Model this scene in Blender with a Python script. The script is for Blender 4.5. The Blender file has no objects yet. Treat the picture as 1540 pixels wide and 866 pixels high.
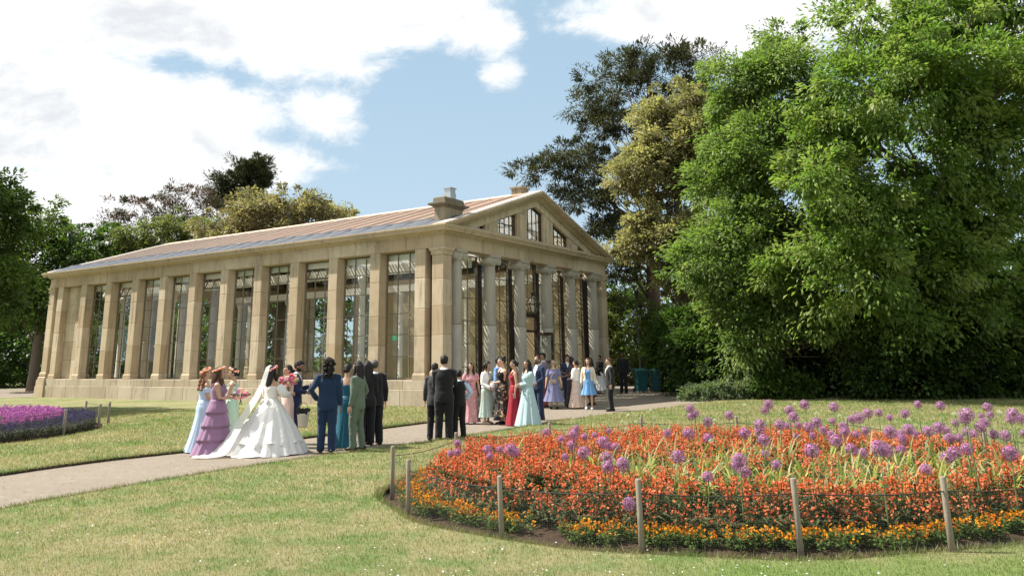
import bpy, bmesh, math, random
import numpy as np
from mathutils import Vector, Matrix
R = math.radians
SC = bpy.context.scene
COL = SC.collection
rnd = random.Random(7)
rng = np.random.default_rng(11)

# ---------------------------------------------------------------- camera, sky, sun, exposure
PITCH, ROLL = R(12.698), R(-0.969)
cam_data = bpy.data.cameras.new('camera')
cam = bpy.data.objects.new('camera', cam_data)
COL.objects.link(cam)
cam_data.sensor_width = 36.0
cam_data.lens = 1172.13 / 1540 * 36.0
cam_data.shift_y = -(433.0 - 268.8) / 1540
cam_data.clip_start, cam_data.clip_end = 0.1, 3000
_f = Vector((0, math.cos(PITCH), math.sin(PITCH))); _u = Vector((0, -math.sin(PITCH), math.cos(PITCH))); _r = Vector((1, 0, 0))
_R = _r * math.cos(ROLL) + _u * math.sin(ROLL)
_U = _u * math.cos(ROLL) - _r * math.sin(ROLL)
cam.matrix_world = Matrix(((_R.x, _U.x, -_f.x, 0), (_R.y, _U.y, -_f.y, 0), (_R.z, _U.z, -_f.z, 1.8), (0, 0, 0, 1)))
SC.camera = cam

SUN_EL = R(52.0)
SUN_H = Vector((-0.978, 0.208, 0))                        # towards the sun, on the ground
SUN_DIR = Vector((SUN_H.x * math.cos(SUN_EL), SUN_H.y * math.cos(SUN_EL), math.sin(SUN_EL)))
sun_data = bpy.data.lights.new('sun', 'SUN')
sun_data.energy = 5.0
sun_data.angle = R(0.5)
sun_data.color = (1.0, 0.93, 0.82)
sun = bpy.data.objects.new('sun', sun_data)
COL.objects.link(sun)
sun.rotation_euler = SUN_DIR.to_track_quat('Z', 'Y').to_euler()

SC.view_settings.view_transform = 'Standard'
SC.view_settings.look = 'None'
SC.view_settings.exposure = 0.95
SC.view_settings.gamma = 1.0
SC.cycles.max_bounces = 6
SC.cycles.transparent_max_bounces = 16
SC.cycles.diffuse_bounces = 4
SC.cycles.use_denoising = True

world = bpy.data.worlds.new('World'); SC.world = world; world.use_nodes = True
class NT:
    """short hand for node trees"""
    def __init__(s, tree): s.t = tree; s.n = tree.nodes; s.l = tree.links
    def add(s, kind, **kw):
        n = s.n.new('ShaderNode' + kind)
        ins = kw.pop('ins', {})
        for k, v in kw.items(): setattr(n, k, v)
        for k, v in ins.items(): s.set(n.inputs[k], v)
        return n
    def set(s, sock, v):
        if isinstance(v, bpy.types.NodeSocket): s.l.new(v, sock)
        elif isinstance(v, bpy.types.Node): s.l.new(v.outputs[0], sock)
        else: sock.default_value = v
    def math(s, op, a, b=0.0, c=0.0, clamp=False):
        n = s.n.new('ShaderNodeMath'); n.operation = op; n.use_clamp = clamp
        s.set(n.inputs[0], a); s.set(n.inputs[1], b); s.set(n.inputs[2], c)
        return n.outputs[0]
    def mix(s, fac, a, b, blend='MIX'):
        n = s.n.new('ShaderNodeMix'); n.data_type = 'RGBA'; n.blend_type = blend
        s.set(n.inputs[0], fac); s.set(n.inputs[6], a); s.set(n.inputs[7], b)
        return n.outputs[2]
    def ramp(s, fac, lo, hi, a=(0, 0, 0, 1), b=(1, 1, 1, 1), smooth=True):
        n = s.n.new('ShaderNodeMapRange'); n.interpolation_type = 'SMOOTHSTEP' if smooth else 'LINEAR'
        s.set(n.inputs[0], fac); s.set(n.inputs[1], lo); s.set(n.inputs[2], hi)
        return n.outputs[0]
    def noise(s, vec, scale, detail=3.0, rough=0.55, dim='3D', out=0, lac=2.0):
        n = s.n.new('ShaderNodeTexNoise'); n.noise_dimensions = dim
        if vec is not None: s.set(n.inputs['Vector'], vec)
        s.set(n.inputs['Scale'], scale); s.set(n.inputs['Detail'], detail); s.set(n.inputs['Roughness'], rough)
        s.set(n.inputs['Lacunarity'], lac)
        return n.outputs[out]
def C4(c): return (c[0], c[1], c[2], 1.0)

w = NT(world.node_tree); w.n.clear()
sky = w.add('TexSky', sky_type='NISHITA', sun_disc=False)
sky.sun_elevation = SUN_EL
sky.sun_rotation = math.atan2(SUN_DIR.x, SUN_DIR.y)
sky.air_density, sky.dust_density, sky.ozone_density = 1.0, 0.7, 1.0
sky.altitude = 20
tc = w.add('TexCoord')
sep = w.add('SeparateXYZ', ins={0: tc.outputs['Generated']})
dx, dy, dz = sep.outputs
# two cloud decks seen along the ray; the banks towards +Y are placed by direction
yy = w.math('MAXIMUM', dy, 0.05)
gx = w.math('DIVIDE', dx, yy); gz = w.math('DIVIDE', dz, yy)
front = w.ramp(dy, 0.15, 0.45)
banks = [(-0.62, 0.47, 0.55, 0.085, 1.0), (-0.28, 0.465, 0.27, 0.10, 1.0), (-0.66, 0.33, 0.26, 0.115, 1.5), (-0.48, 0.305, 0.19, 0.09, 1.3), (-0.42, 0.25, 0.17, 0.055, 1.2), (-0.6, 0.25, 0.3, 0.1, 0.9),
         (-0.62, 0.185, 0.30, 0.075, 1.2), (-0.035, 0.42, 0.065, 0.055, 1.0), (-0.01, 0.375, 0.04, 0.03, 0.9), (-0.262, 0.318, 0.05, 0.035, 0.25), (-0.238, 0.298, 0.03, 0.02, 0.2), (0.33, 0.45, 0.30, 0.07, 1.0), (0.36, 0.44, 0.17, 0.10, 0.9), (0.60, 0.44, 0.3, 0.06, 0.75)]
mask = None
for (bx, bz, ax, az, st) in banks:
    ex = w.math('DIVIDE', w.math('SUBTRACT', gx, bx), ax); ez = w.math('DIVIDE', w.math('SUBTRACT', gz, bz), az)
    d = w.math('MULTIPLY', w.math('SUBTRACT', 1.0, w.math('ADD', w.math('MULTIPLY', ex, ex), w.math('MULTIPLY', ez, ez))), st)
    d = w.math('MAXIMUM', d, -1.5)
    mask = d if mask is None else w.math('SMOOTH_MAX', mask, d, 0.35)
pv = w.add('CombineXYZ', ins={0: gx, 1: w.math('MULTIPLY', gz, 1.7), 2: 3.1})
warp = w.noise(pv, 4.0, 3, 0.6, out=1)
pv2 = w.add('VectorMath', operation='MULTIPLY_ADD', ins={0: warp, 1: (0.10, 0.10, 0.0), 2: pv.outputs[0]})
n1 = w.noise(pv2, 6.0, 10, 0.66)
n2 = w.noise(pv2, 2.2, 4, 0.5)
dens_f = w.math('ADD', w.math('MULTIPLY', mask, 0.80), w.math('ADD', w.math('MULTIPLY', w.math('SUBTRACT', n1, 0.5), 2.7), w.math('MULTIPLY', w.math('SUBTRACT', n2, 0.5), 0.7)))
# the rest of the sky: broken cloud out of view, thickened for fill light
zz = w.math('MAXIMUM', w.math('ADD', dz, 0.12), 0.05)
cv = w.add('CombineXYZ', ins={0: w.math('DIVIDE', dx, zz), 1: w.math('DIVIDE', dy, zz), 2: 0.0})
m1 = w.noise(cv, 0.8, 8, 0.6)
dens_o = w.math('MULTIPLY', w.math('SUBTRACT', m1, 0.40), 3.2)
dens_m = w.add('Mix', data_type='FLOAT'); w.set(dens_m.inputs[0], front); w.set(dens_m.inputs[2], dens_o); w.set(dens_m.inputs[3], dens_f)
dens = dens_m.outputs[0]
cloud = w.ramp(dens, -0.10, 0.55)
pv3 = w.add('VectorMath', operation='ADD', ins={0: pv2.outputs[0], 1: (1.7, 0.06, 4.2)}); n3 = w.noise(pv3, 4.5, 8, 0.6)
thick = w.math('MULTIPLY', w.ramp(n3, 0.44, 0.62), w.ramp(dens, 0.3, 0.9))
cl_col = w.mix(thick, C4((10.4, 10.4, 10.3)), C4((7.5, 7.75, 8.1)))
haze_f = w.ramp(dz, 0.0, 0.42)
sky_c = w.mix(0.80, sky.outputs[0], C4((4.6, 6.5, 8.1)))
sky_c = w.mix(w.math('MULTIPLY', w.math('SUBTRACT', 1.0, haze_f), 0.5), sky_c, C4((6.4, 7.7, 8.6)))
final = w.mix(w.math('MULTIPLY', cloud, 0.97), sky_c, cl_col)
bg = w.add('Background', ins={'Color': final, 'Strength': 0.057})
wo = w.add('OutputWorld'); w.l.new(bg.outputs[0], wo.inputs[0])

# ---------------------------------------------------------------- helpers
def tag(o, label=None, cat=None, group=None, kind=None):
    if label: o['label'] = label
    if cat: o['category'] = cat
    if group: o['group'] = group
    if kind: o['kind'] = kind
    return o
def empty(name, loc=(0, 0, 0), rz=0.0, parent=None):
    o = bpy.data.objects.new(name, None); COL.objects.link(o)
    o.location = loc; o.rotation_euler = (0, 0, rz); o.empty_display_size = 0.2
    if parent: o.parent = parent
    return o
def link(name, me, parent=None, loc=None, rz=None):
    o = bpy.data.objects.new(name, me); COL.objects.link(o)
    if parent: o.parent = parent
    if loc is not None: o.location = loc
    if rz is not None: o.rotation_euler = (0, 0, rz)
    return o
class MB:
    def __init__(s): s.v = []; s.f = []; s.m = []; s.sm = []
    def quad(s, a, b, c, d, m=0): s.poly([a, b, c, d], m)
    def poly(s, pts, m=0, smooth=False):
        i = len(s.v); s.v += [tuple(p) for p in pts]; s.f.append(tuple(range(i, i + len(pts)))); s.m.append(m); s.sm.append(smooth)
    def box(s, x0, x1, y0, y1, z0, z1, m=0):
        i = len(s.v)
        s.v += [(x0, y0, z0), (x1, y0, z0), (x1, y1, z0), (x0, y1, z0), (x0, y0, z1), (x1, y0, z1), (x1, y1, z1), (x0, y1, z1)]
        for f in ((0, 3, 2, 1), (4, 5, 6, 7), (0, 1, 5, 4), (1, 2, 6, 5), (2, 3, 7, 6), (3, 0, 4, 7)):
            s.f.append(tuple(i + k for k in f)); s.m.append(m); s.sm.append(False)
    def bar(s, p, q, w, h, up=(0, 0, 1), m=0):
        p, q, up = Vector(p), Vector(q), Vector(up); d = (q - p).normalized()
        a = d.cross(up).normalized(); b = a.cross(d)
        a *= w / 2; b *= h / 2
        i = len(s.v)
        for c in (p, q): s.v += [tuple(c - a - b), tuple(c + a - b), tuple(c + a + b), tuple(c - a + b)]
        for f in ((0, 3, 2, 1), (4, 5, 6, 7), (0, 1, 5, 4), (1, 2, 6, 5), (2, 3, 7, 6), (3, 0, 4, 7)):
            s.f.append(tuple(i + k for k in f)); s.m.append(m); s.sm.append(False)
    def prism(s, pts, d, m=0):
        """pts: closed outline (3D), d: extrusion vector"""
        d = Vector(d); a = [Vector(p) for p in pts]; n = len(a); i = len(s.v)
        s.v += [tuple(p) for p in a] + [tuple(p + d) for p in a]
        s.f.append(tuple(i + k for k in range(n))[::-1]); s.m.append(m); s.sm.append(False)
        s.f.append(tuple(i + n + k for k in range(n))); s.m.append(m); s.sm.append(False)
        for k in range(n):
            s.f.append((i + k, i + (k + 1) % n, i + n + (k + 1) % n, i + n + k)); s.m.append(m); s.sm.append(False)
    def rings(s, rs, m=0, caps=(True, True), smooth=True, closed=True):
        """rs: list of equal-length lists of points"""
        n = len(rs[0]); i = len(s.v)
        for r in rs: s.v += [tuple(p) for p in r]
        for k in range(len(rs) - 1):
            for j in range(n if closed else n - 1):
                j2 = (j + 1) % n
                s.f.append((i + k * n + j, i + k * n + j2, i + (k + 1) * n + j2, i + (k + 1) * n + j)); s.m.append(m); s.sm.append(smooth)
        if caps[0]: s.f.append(tuple(i + j for j in range(n))[::-1]); s.m.append(m); s.sm.append(False)
        if caps[1]:
            b = i + (len(rs) - 1) * n
            s.f.append(tuple(b + j for j in range(n))); s.m.append(m); s.sm.append(False)
    def lathe(s, prof, n=16, c=(0, 0, 0), m=0, caps=(True, True), smooth=True):
        s.rings([[(c[0] + r * math.cos(2 * math.pi * j / n), c[1] + r * math.sin(2 * math.pi * j / n), c[2] + z) for j in range(n)] for r, z in prof], m, caps, smooth)
    def tube(s, pts, rad, n=6, m=0, ell=None, smooth=True):
        pts = [Vector(p) for p in pts]; rs = []
        if not hasattr(rad, '__len__'): rad = [rad] * len(pts)
        ref = None
        for k, p in enumerate(pts):
            d = (pts[min(k + 1, len(pts) - 1)] - pts[max(k - 1, 0)])
            d = d.normalized() if d.length > 1e-9 else Vector((0, 0, 1))
            if ref is None: ref = Vector((1, 0, 0)) if abs(d.x) < 0.8 else Vector((0, 1, 0))
            a = (ref - d * ref.dot(d)).normalized(); b = d.cross(a); ref = a
            e = 1.0 if ell is None else ell
            rs.append([p + a * rad[k] * math.cos(2 * math.pi * j / n) + b * rad[k] * e * math.sin(2 * math.pi * j / n) for j in range(n)])
        s.rings(rs, m, (True, True), smooth)
    def ball(s, c, r, n=10, k=6, m=0):
        if not hasattr(r, '__len__'): r = (r, r, r)
        rs = []
        for i in range(k + 1):
            t = -math.pi / 2 + math.pi * (0.04 + 0.92 * i / k)
            rs.append([(c[0] + r[0] * math.cos(t) * math.cos(2 * math.pi * j / n), c[1] + r[1] * math.cos(t) * math.sin(2 * math.pi * j / n), c[2] + r[2] * math.sin(t)) for j in range(n)])
        s.rings(rs, m)
    def mesh(s, name, mats):
        me = bpy.data.meshes.new(name); me.from_pydata(s.v, [], s.f)
        for x in (mats if isinstance(mats, (list, tuple)) else [mats]): me.materials.append(x)
        me.polygons.foreach_set('material_index', s.m); me.polygons.foreach_set('use_smooth', s.sm)
        me.validate(); me.update()
        return me
    def build(s, name, mats, parent=None, loc=None, rz=None): return link(name, s.mesh(name, mats), parent, loc, rz)

def fast_mesh(name, verts, faces, mat, col=None, smooth=False):
    """verts (n,3), faces (m,k) arrays; col (m,3) per face colours"""
    verts = np.asarray(verts, np.float32); faces = np.asarray(faces, np.int32)
    me = bpy.data.meshes.new(name); m, k = faces.shape
    me.vertices.add(len(verts)); me.vertices.foreach_set('co', verts.ravel())
    me.loops.add(m * k); me.loops.foreach_set('vertex_index', faces.ravel())
    me.polygons.add(m); me.polygons.foreach_set('loop_start', np.arange(0, m * k, k, dtype=np.int32))
    me.polygons.foreach_set('loop_total', np.full(m, k, np.int32))
    if col is not None:
        at = me.attributes.new('tint', 'FLOAT_COLOR', 'FACE')
        c = np.ones((m, 4), np.float32); c[:, :3] = col; at.data.foreach_set('color', c.ravel())
    for x in (mat if isinstance(mat, (list, tuple)) else [mat]): me.materials.append(x)
    me.update(calc_edges=True)
    if smooth: me.polygons.foreach_set('use_smooth', np.ones(m, bool))
    return me

# ---------------------------------------------------------------- materials
def new_mat(name):
    m = bpy.data.materials.new(name); m.use_nodes = True; t = NT(m.node_tree); t.n.clear()
    out = t.add('OutputMaterial'); p = t.add('BsdfPrincipled'); t.l.new(p.outputs[0], out.inputs[0])
    t.p = p; t.out = out
    return m, t
def plain(name, c, rough=0.7, var=0.12, scale=8.0, spec=0.3, metal=0.0, bump=0.0, sheen=0.0):
    m, t = new_mat(name); co = t.add('TexCoord').outputs['Object']
    n = t.noise(co, scale, 4, 0.6)
    lo = tuple(max(0, x * (1 - var)) for x in c); hi = tuple(min(1, x * (1 + var)) for x in c)
    t.set(t.p.inputs['Base Color'], t.mix(n, C4(lo), C4(hi)))
    t.p.inputs['Roughness'].default_value = rough; t.p.inputs['Specular IOR Level'].default_value = spec; t.p.inputs['Metallic'].default_value = metal
    if sheen: t.p.inputs['Sheen Weight'].default_value = sheen
    if bump:
        b = t.add('Bump', ins={'Strength': bump, 'Distance': 0.02, 'Height': t.noise(co, scale * 4, 4, 0.6)}); t.l.new(b.outputs[0], t.p.inputs['Normal'])
    return m
def stone(name, a, b, stain, block=0.16):
    """weathered limestone: every block a little different, rain streaks, lichen specks"""
    m, t = new_mat(name)
    pos = t.add('NewGeometry').outputs['Position']; oi = t.add('ObjectInfo')
    n1 = t.noise(pos, 1.1, 5, 0.6); n2 = t.noise(pos, 9.0, 5, 0.7)
    mp = t.add('Mapping', ins={0: pos, 3: (5.0, 5.0, 0.45)}); st = t.noise(mp, 1.3, 5, 0.65)
    c = t.mix(oi.outputs['Random'], C4(a), C4(b))
    c = t.mix(t.math('MULTIPLY', t.ramp(n1, 0.35, 0.7), 0.35), c, C4(tuple(x * 0.80 for x in b)))
    c = t.mix(t.math('MULTIPLY', t.ramp(st, 0.50, 0.72), 0.72), c, C4(stain))
    c = t.mix(t.math('MULTIPLY', t.ramp(n2, 0.55, 0.8), 0.35), c, C4(tuple(x * 0.6 for x in a)))
    n4 = t.noise(pos, 0.33, 6, 0.68); c = t.mix(t.math('MULTIPLY', t.ramp(n4, 0.52, 0.70), 0.45), c, C4((stain[0] * 0.8, stain[1] * 0.82, stain[2] * 0.85)))
    t.set(t.p.inputs['Base Color'], c); t.p.inputs['Roughness'].default_value = 0.85; t.p.inputs['Specular IOR Level'].default_value = 0.2
    bp = t.add('Bump', ins={'Strength': 0.25, 'Distance': 0.012, 'Height': t.math('ADD', t.noise(pos, 30.0, 6, 0.7), t.math('MULTIPLY', n2, 0.6))}); t.l.new(bp.outputs[0], t.p.inputs['Normal'])
    return m
M = {}
M['stone'] = stone('honey_stone', (0.61, 0.515, 0.39), (0.45, 0.345, 0.23), (0.24, 0.195, 0.14))
M['stone_grey'] = stone('portland_stone', (0.45, 0.415, 0.36), (0.41, 0.38, 0.325), (0.30, 0.275, 0.235))
M['stone_plinth'] = stone('plinth_stone', (0.55, 0.475, 0.37), (0.43, 0.355, 0.26), (0.24, 0.20, 0.15))
M['stone_roof'] = stone('chimney_stone', (0.36, 0.31, 0.22), (0.31, 0.26, 0.18), (0.13, 0.115, 0.09))
M['stone_dark'] = stone('weathered_cap_stone', (0.20, 0.17, 0.12), (0.16, 0.135, 0.10), (0.07, 0.06, 0.05))
M['lead'] = plain('lead_sheet', (0.125, 0.135, 0.155), 1.0, 0.5, 5.0, 0.0, 0.0, 0.5)
M['verge'] = plain('pale_flashing', (0.50, 0.46, 0.43), 0.9, 0.15, 4.0, 0.05)
M['ridge'] = plain('ridge_capping', (0.62, 0.44, 0.33), 0.7, 0.12, 4.0)
M['timber_dark'] = plain('dark_brown_joinery', (0.045, 0.026, 0.017), 0.5, 0.3, 6.0, 0.4)
M['frame'] = plain('bronze_window_frame', (0.17, 0.145, 0.105), 0.5, 0.2, 6.0, 0.4)
M['rafter'] = plain('painted_rafter', (0.50, 0.50, 0.44), 0.6, 0.1)
M['plaster'] = plain('ochre_plaster', (0.42, 0.35, 0.215), 0.85, 0.15, 1.2)
M['white_paint'] = plain('white_paint', (0.70, 0.69, 0.64), 0.5, 0.06)
M['floor_stone'] = plain('interior_paving', (0.30, 0.27, 0.22), 0.6, 0.15, 2.0)
M['iron'] = plain('black_iron', (0.02, 0.02, 0.02), 0.45, 0.2, 10.0, 0.5)
M['steel'] = plain('galvanised_flue', (0.55, 0.56, 0.58), 0.3, 0.1, 12.0, 0.5, 0.7)
def glass(name, tint, refl=0.10):
    m, t = new_mat(name); t.n.remove(t.p)
    lw = t.add('LayerWeight', ins={'Blend': 0.5})
    tr = t.add('BsdfTransparent', ins={'Color': C4(tint)}); gl = t.add('BsdfGlossy', ins={'Color': (0.9, 0.93, 0.92, 1), 'Roughness': 0.03})
    mx = t.add('MixShader'); t.set(mx.inputs[0], t.math('MULTIPLY_ADD', t.math('POWER', lw.outputs['Facing'], 4.0), 0.55, 0.025, True)); t.l.new(tr.outputs[0], mx.inputs[1]); t.l.new(gl.outputs[0], mx.inputs[2])
    t.l.new(mx.outputs[0], t.out.inputs[0]); return m
M['glass'] = glass('window_glass', (0.95, 0.97, 0.95))
def roofing():
    m, t = new_mat('pink_roof_blind'); t.n.remove(t.p)
    pos = t.add('NewGeometry').outputs['Position']; oi = t.add('ObjectInfo')
    n = t.noise(pos, 1.6, 5, 0.65); n2 = t.noise(pos, 14.0, 4, 0.6)
    c = t.mix(oi.outputs['Random'], C4((0.56, 0.31, 0.27)), C4((0.46, 0.265, 0.235)))
    c = t.mix(t.math('MULTIPLY', t.ramp(n, 0.4, 0.75), 0.6), c, C4((0.50, 0.37, 0.31)))
    c = t.mix(t.math('MULTIPLY', t.ramp(n2, 0.5, 0.8), 0.4), c, C4((0.30, 0.20, 0.17)))
    d = t.add('BsdfDiffuse', ins={'Color': c}); tl = t.add('BsdfTranslucent', ins={'Color': C4((0.85, 0.78, 0.66))})
    mx = t.add('MixShader', ins={0: 0.6}); t.l.new(d.outputs[0], mx.inputs[1]); t.l.new(tl.outputs[0], mx.inputs[2]); t.l.new(mx.outputs[0], t.out.inputs[0])
    return m
M['roof'] = roofing()
def tint_mat(name, rough=0.8, trans=0.3, boost=(1.0, 1.25, 0.6), spec=0.25):
    """colour comes from the per-face 'tint' attribute; thin leaves and petals let light through"""
    m, t = new_mat(name)
    at = t.add('Attribute', attribute_name='tint')
    t.set(t.p.inputs['Base Color'], at.outputs['Color']); t.p.inputs['Roughness'].default_value = rough; t.p.inputs['Specular IOR Level'].default_value = spec
    if trans:
        tl = t.add('BsdfTranslucent', ins={'Color': t.mix(1.0, at.outputs['Color'], C4(boost), 'MULTIPLY')})
        mx = t.add('MixShader', ins={0: trans}); t.l.new(t.p.outputs[0], mx.inputs[1]); t.l.new(tl.outputs[0], mx.inputs[2]); t.l.new(mx.outputs[0], t.out.inputs[0])
    return m
M['leaf'] = tint_mat('leaf', 0.5, 0.5, (1.1, 1.3, 0.6), 0.35)
M['needle'] = tint_mat('needle', 0.75, 0.15, (1.1, 1.2, 0.7))
M['petal'] = tint_mat('petal', 0.8, 0.35, (1.15, 1.05, 0.95), 0.15)
M['blade'] = tint_mat('grass_blade', 0.7, 0.35, (1.2, 1.25, 0.6), 0.2)
def bark(name, a, b):
    m, t = new_mat(name); pos = t.add('NewGeometry').outputs['Position']
    mp = t.add('Mapping', ins={0: pos, 3: (6.0, 6.0, 1.0)}); n = t.noise(mp, 2.0, 6, 0.7)
    t.set(t.p.inputs['Base Color'], t.mix(n, C4(a), C4(b))); t.p.inputs['Roughness'].default_value = 0.9
    bp = t.add('Bump', ins={'Strength': 0.6, 'Distance': 0.04, 'Height': n}); t.l.new(bp.outputs[0], t.p.inputs['Normal'])
    return m
M['bark'] = bark('grey_brown_bark', (0.09, 0.07, 0.05), (0.20, 0.165, 0.125))
M['bark_pine'] = bark('pine_bark', (0.06, 0.04, 0.03), (0.17, 0.12, 0.09))
# ---------------------------------------------------------------- ground, path, lawns
from mathutils.geometry import tessellate_polygon
def lawn_material():
    m, t = new_mat('lawn'); pos = t.add('NewGeometry').outputs['Position']
    c = lawn_colour(t, pos)
    n3 = t.noise(pos, 60.0, 5, 0.75)
    c = t.mix(t.math('MULTIPLY', t.ramp(n3, 0.35, 0.75), 0.55), c, t.mix(1.0, c, C4((0.55, 0.60, 0.45)), 'MULTIPLY'))
    t.set(t.p.inputs['Base Color'], c); t.p.inputs['Roughness'].default_value = 0.9; t.p.inputs['Specular IOR Level'].default_value = 0.1
    bp = t.add('Bump', ins={'Strength': 0.7, 'Distance': 0.03, 'Height': t.math('ADD', n3, t.noise(pos, 14.0, 4, 0.6))}); t.l.new(bp.outputs[0], t.p.inputs['Normal'])
    return m
def lawn_colour(t, pos):
    n1 = t.noise(pos, 0.42, 4, 0.6); n2 = t.noise(pos, 1.7, 5, 0.65)
    sp = t.add('SeparateXYZ', ins={0: pos})
    green = C4((0.14, 0.195, 0.068)); dry = C4((0.27, 0.248, 0.137)); straw = C4((0.40, 0.33, 0.21))
    fr = t.noise(pos, 7.0, 5, 0.7)
    f = t.math('ADD', t.math('MULTIPLY', n1, 0.55), t.math('ADD', t.math('MULTIPLY', n2, 0.5), t.math('MULTIPLY', t.math('SUBTRACT', fr, 0.5), 0.35)))
    c = t.mix(t.ramp(f, 0.37, 0.62), green, dry)
    c = t.mix(t.math('MULTIPLY', t.ramp(f, 0.62, 0.76), 0.7), c, straw)
    # the grass close under the flower bed's front edge is watered and greener
    near = t.ramp(t.math('ADD', sp.outputs[1], t.math('MULTIPLY', t.math('SUBTRACT', n2, 0.5), 1.5)), 8.0, 7.2)
    east = t.ramp(sp.outputs[0], 0.3, 2.0)
    return t.mix(t.math('MULTIPLY', t.math('MULTIPLY', near, east), 0.75), c, C4((0.145, 0.215, 0.06)))
M['lawn'] = lawn_material()
def path_material():
    m, t = new_mat('buff_path'); pos = t.add('NewGeometry').outputs['Position']
    n1 = t.noise(pos, 0.6, 4, 0.6); n2 = t.noise(pos, 90.0, 3, 0.7); n3 = t.noise(pos, 5.0, 5, 0.7)
    c = t.mix(n1, C4((0.215, 0.182, 0.145)), C4((0.29, 0.25, 0.203)))
    c = t.mix(t.math('MULTIPLY', t.ramp(n2, 0.3, 0.7), 0.65), c, C4((0.14, 0.115, 0.09)))
    c = t.mix(t.math('MULTIPLY', t.ramp(n3, 0.52, 0.75), 0.5), c, C4((0.36, 0.31, 0.25)))
    t.set(t.p.inputs['Base Color'], c); t.p.inputs['Roughness'].default_value = 0.9; t.p.inputs['Specular IOR Level'].default_value = 0.15
    bp = t.add('Bump', ins={'Strength': 0.4, 'Distance': 0.01, 'Height': n2}); t.l.new(bp.outputs[0], t.p.inputs['Normal'])
    return m
M['path'] = path_material()
M['soil'] = plain('bed_soil', (0.055, 0.038, 0.026), 0.95, 0.45, 9.0, 0.1, 0.0, 1.0)
M['woodland_floor'] = plain('woodland_floor', (0.07, 0.075, 0.03), 0.95, 0.4, 0.5, 0.1)

g = MB(); g.quad((-1500, -300, -0.09), (1500, -300, -0.09), (1500, 2500, -0.09), (-1500, 2500, -0.09))
tag(g.build('ground', M['woodland_floor']), kind='structure')
PATH_UP = [(-24, -12), (-14, 4), (-11.2, 9.5), (-9.6, 12.3), (-8.69, 13.84), (-8.37, 14.6), (-7.8, 15.6), (-6.66, 16.95), (-5.06, 19.09), (-3.5, 21.43), (-2.41, 23.12), (-1.4, 24.1), (-0.75, 24.75), (-0.45, 26.0), (-0.75, 27.4), (-1.5, 28.6), (-2.72, 28.88)]
PATH_LOW = [(-20, -12), (-12, 0), (-9, 6), (-7.4, 9), (-6.56, 10.53), (-6.3, 11.2), (-5.51, 12.72), (-4.84, 13.85), (-4.08, 14.95), (-3.12, 16.1), (-1.94, 17.55), (-1.1, 18.75), (-0.2, 20.1), (0.63, 21.5), (1.5, 22.9), (2.6, 24.4), (3.9, 25.7), (4.95, 26.9), (6.14, 28.55), (8.3, 31.2), (11, 36), (13, 45), (14, 70)]
def raised_sheet(name, outer, holes, z, drop, mat):
    polys = [[Vector((x, y, 0)) for x, y in outer]] + [[Vector((x, y, 0)) for x, y in h] for h in holes]
    tris = tessellate_polygon(polys); pts = [p for h in polys for p in h]
    b = MB(); b.v = [(p.x, p.y, z) for p in pts]
    for tr in tris:
        a, c, d = (pts[i] for i in tr)
        n = (c - a).cross(d - a).z
        b.f.append(tuple(tr) if n > 0 else tuple(tr)[::-1]); b.m.append(0); b.sm.append(False)
    for h in polys:
        for i in range(len(h)):
            p, q = h[i], h[(i + 1) % len(h)]
            b.quad((p.x, p.y, z), (q.x, q.y, z), (q.x, q.y, z - drop), (p.x, p.y, z - drop), 1)
    return b.build(name, mat)
def bed_edge(cx, cy, a, b, n=72, wob=0.03, seed=1):
    r = random.Random(seed); ph = [r.uniform(0, 6.28) for _ in range(4)]
    return [(cx + a * math.cos(t) * (1 + wob * math.sin(3 * t + ph[0]) * 0.5 + wob * 0.4 * math.sin(11 * t + ph[1])), cy + b * math.sin(t) * (1 + wob * math.sin(4 * t + ph[2]) * 0.5 + wob * 0.4 * math.sin(13 * t + ph[3]))) for t in [2 * math.pi * i / n for i in range(n)]]
BED = (2.8, 11.6, 4.5, 3.9); LBED = (-16.0, 21.0, 4.75, 5.0)
BED_EDGE = bed_edge(BED[0], BED[1], BED[2] + 0.22, BED[3] + 0.2, seed=3)
LBED_EDGE = bed_edge(LBED[0], LBED[1], LBED[2], LBED[3], seed=5)
near_out = [(60, -25), (60, 45), (14, 70)] + PATH_LOW[::-1][1:] + [(-20, -25)]
tag(raised_sheet('lawn', near_out, [BED_EDGE], 0.0, 0.088, [M['lawn'], M['soil']]), kind='structure')
far_out = PATH_UP + [(-3.0, 29.2), (-20.0, 45.5), (-30, 80), (-110, 80), (-110, -12)]
tag(raised_sheet('lawn', far_out, [LBED_EDGE], 0.0, 0.088, [M['lawn'], M['soil']]), kind='structure')
p = MB(); p.poly([(-24.5, -14, -0.05), (-19.5, -14, -0.05)] + [(x + 0.4, y - 0.2, -0.05) for x, y in PATH_LOW] + [(8, 70, -0.05), (-8, 50, -0.05)] + [(x - 0.3, y + 0.2, -0.05) for x, y in PATH_UP[::-1]])
tag(p.build('path', M['path']), kind='structure')
p = MB(); p.poly([(-20.5, 46.0, 0.006), (-26.8, 43.0, 0.006), (-40, 41.5, 0.006), (-70, 41, 0.006), (-70, 58, 0.006), (-34, 58, 0.006), (-22, 52, 0.006)])
tag(p.build('path', M['path']), kind='structure')
def bed_soil(edge, cx, cy, top):
    b = MB(); n = len(edge); rs = []
    for k, f in enumerate((1.0, 0.96, 0.85, 0.6, 0.3)):
        z = (-0.085, -0.06, 0.0, 0.04, top)[k]
        rs.append([(cx + (x - cx) * f, cy + (y - cy) * f, z + rnd.uniform(-.015, .015)) for x, y in edge])
    b.rings(rs, 0, (False, True), True)
    return tag(b.build('soil', M['soil']), kind='structure')
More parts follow.
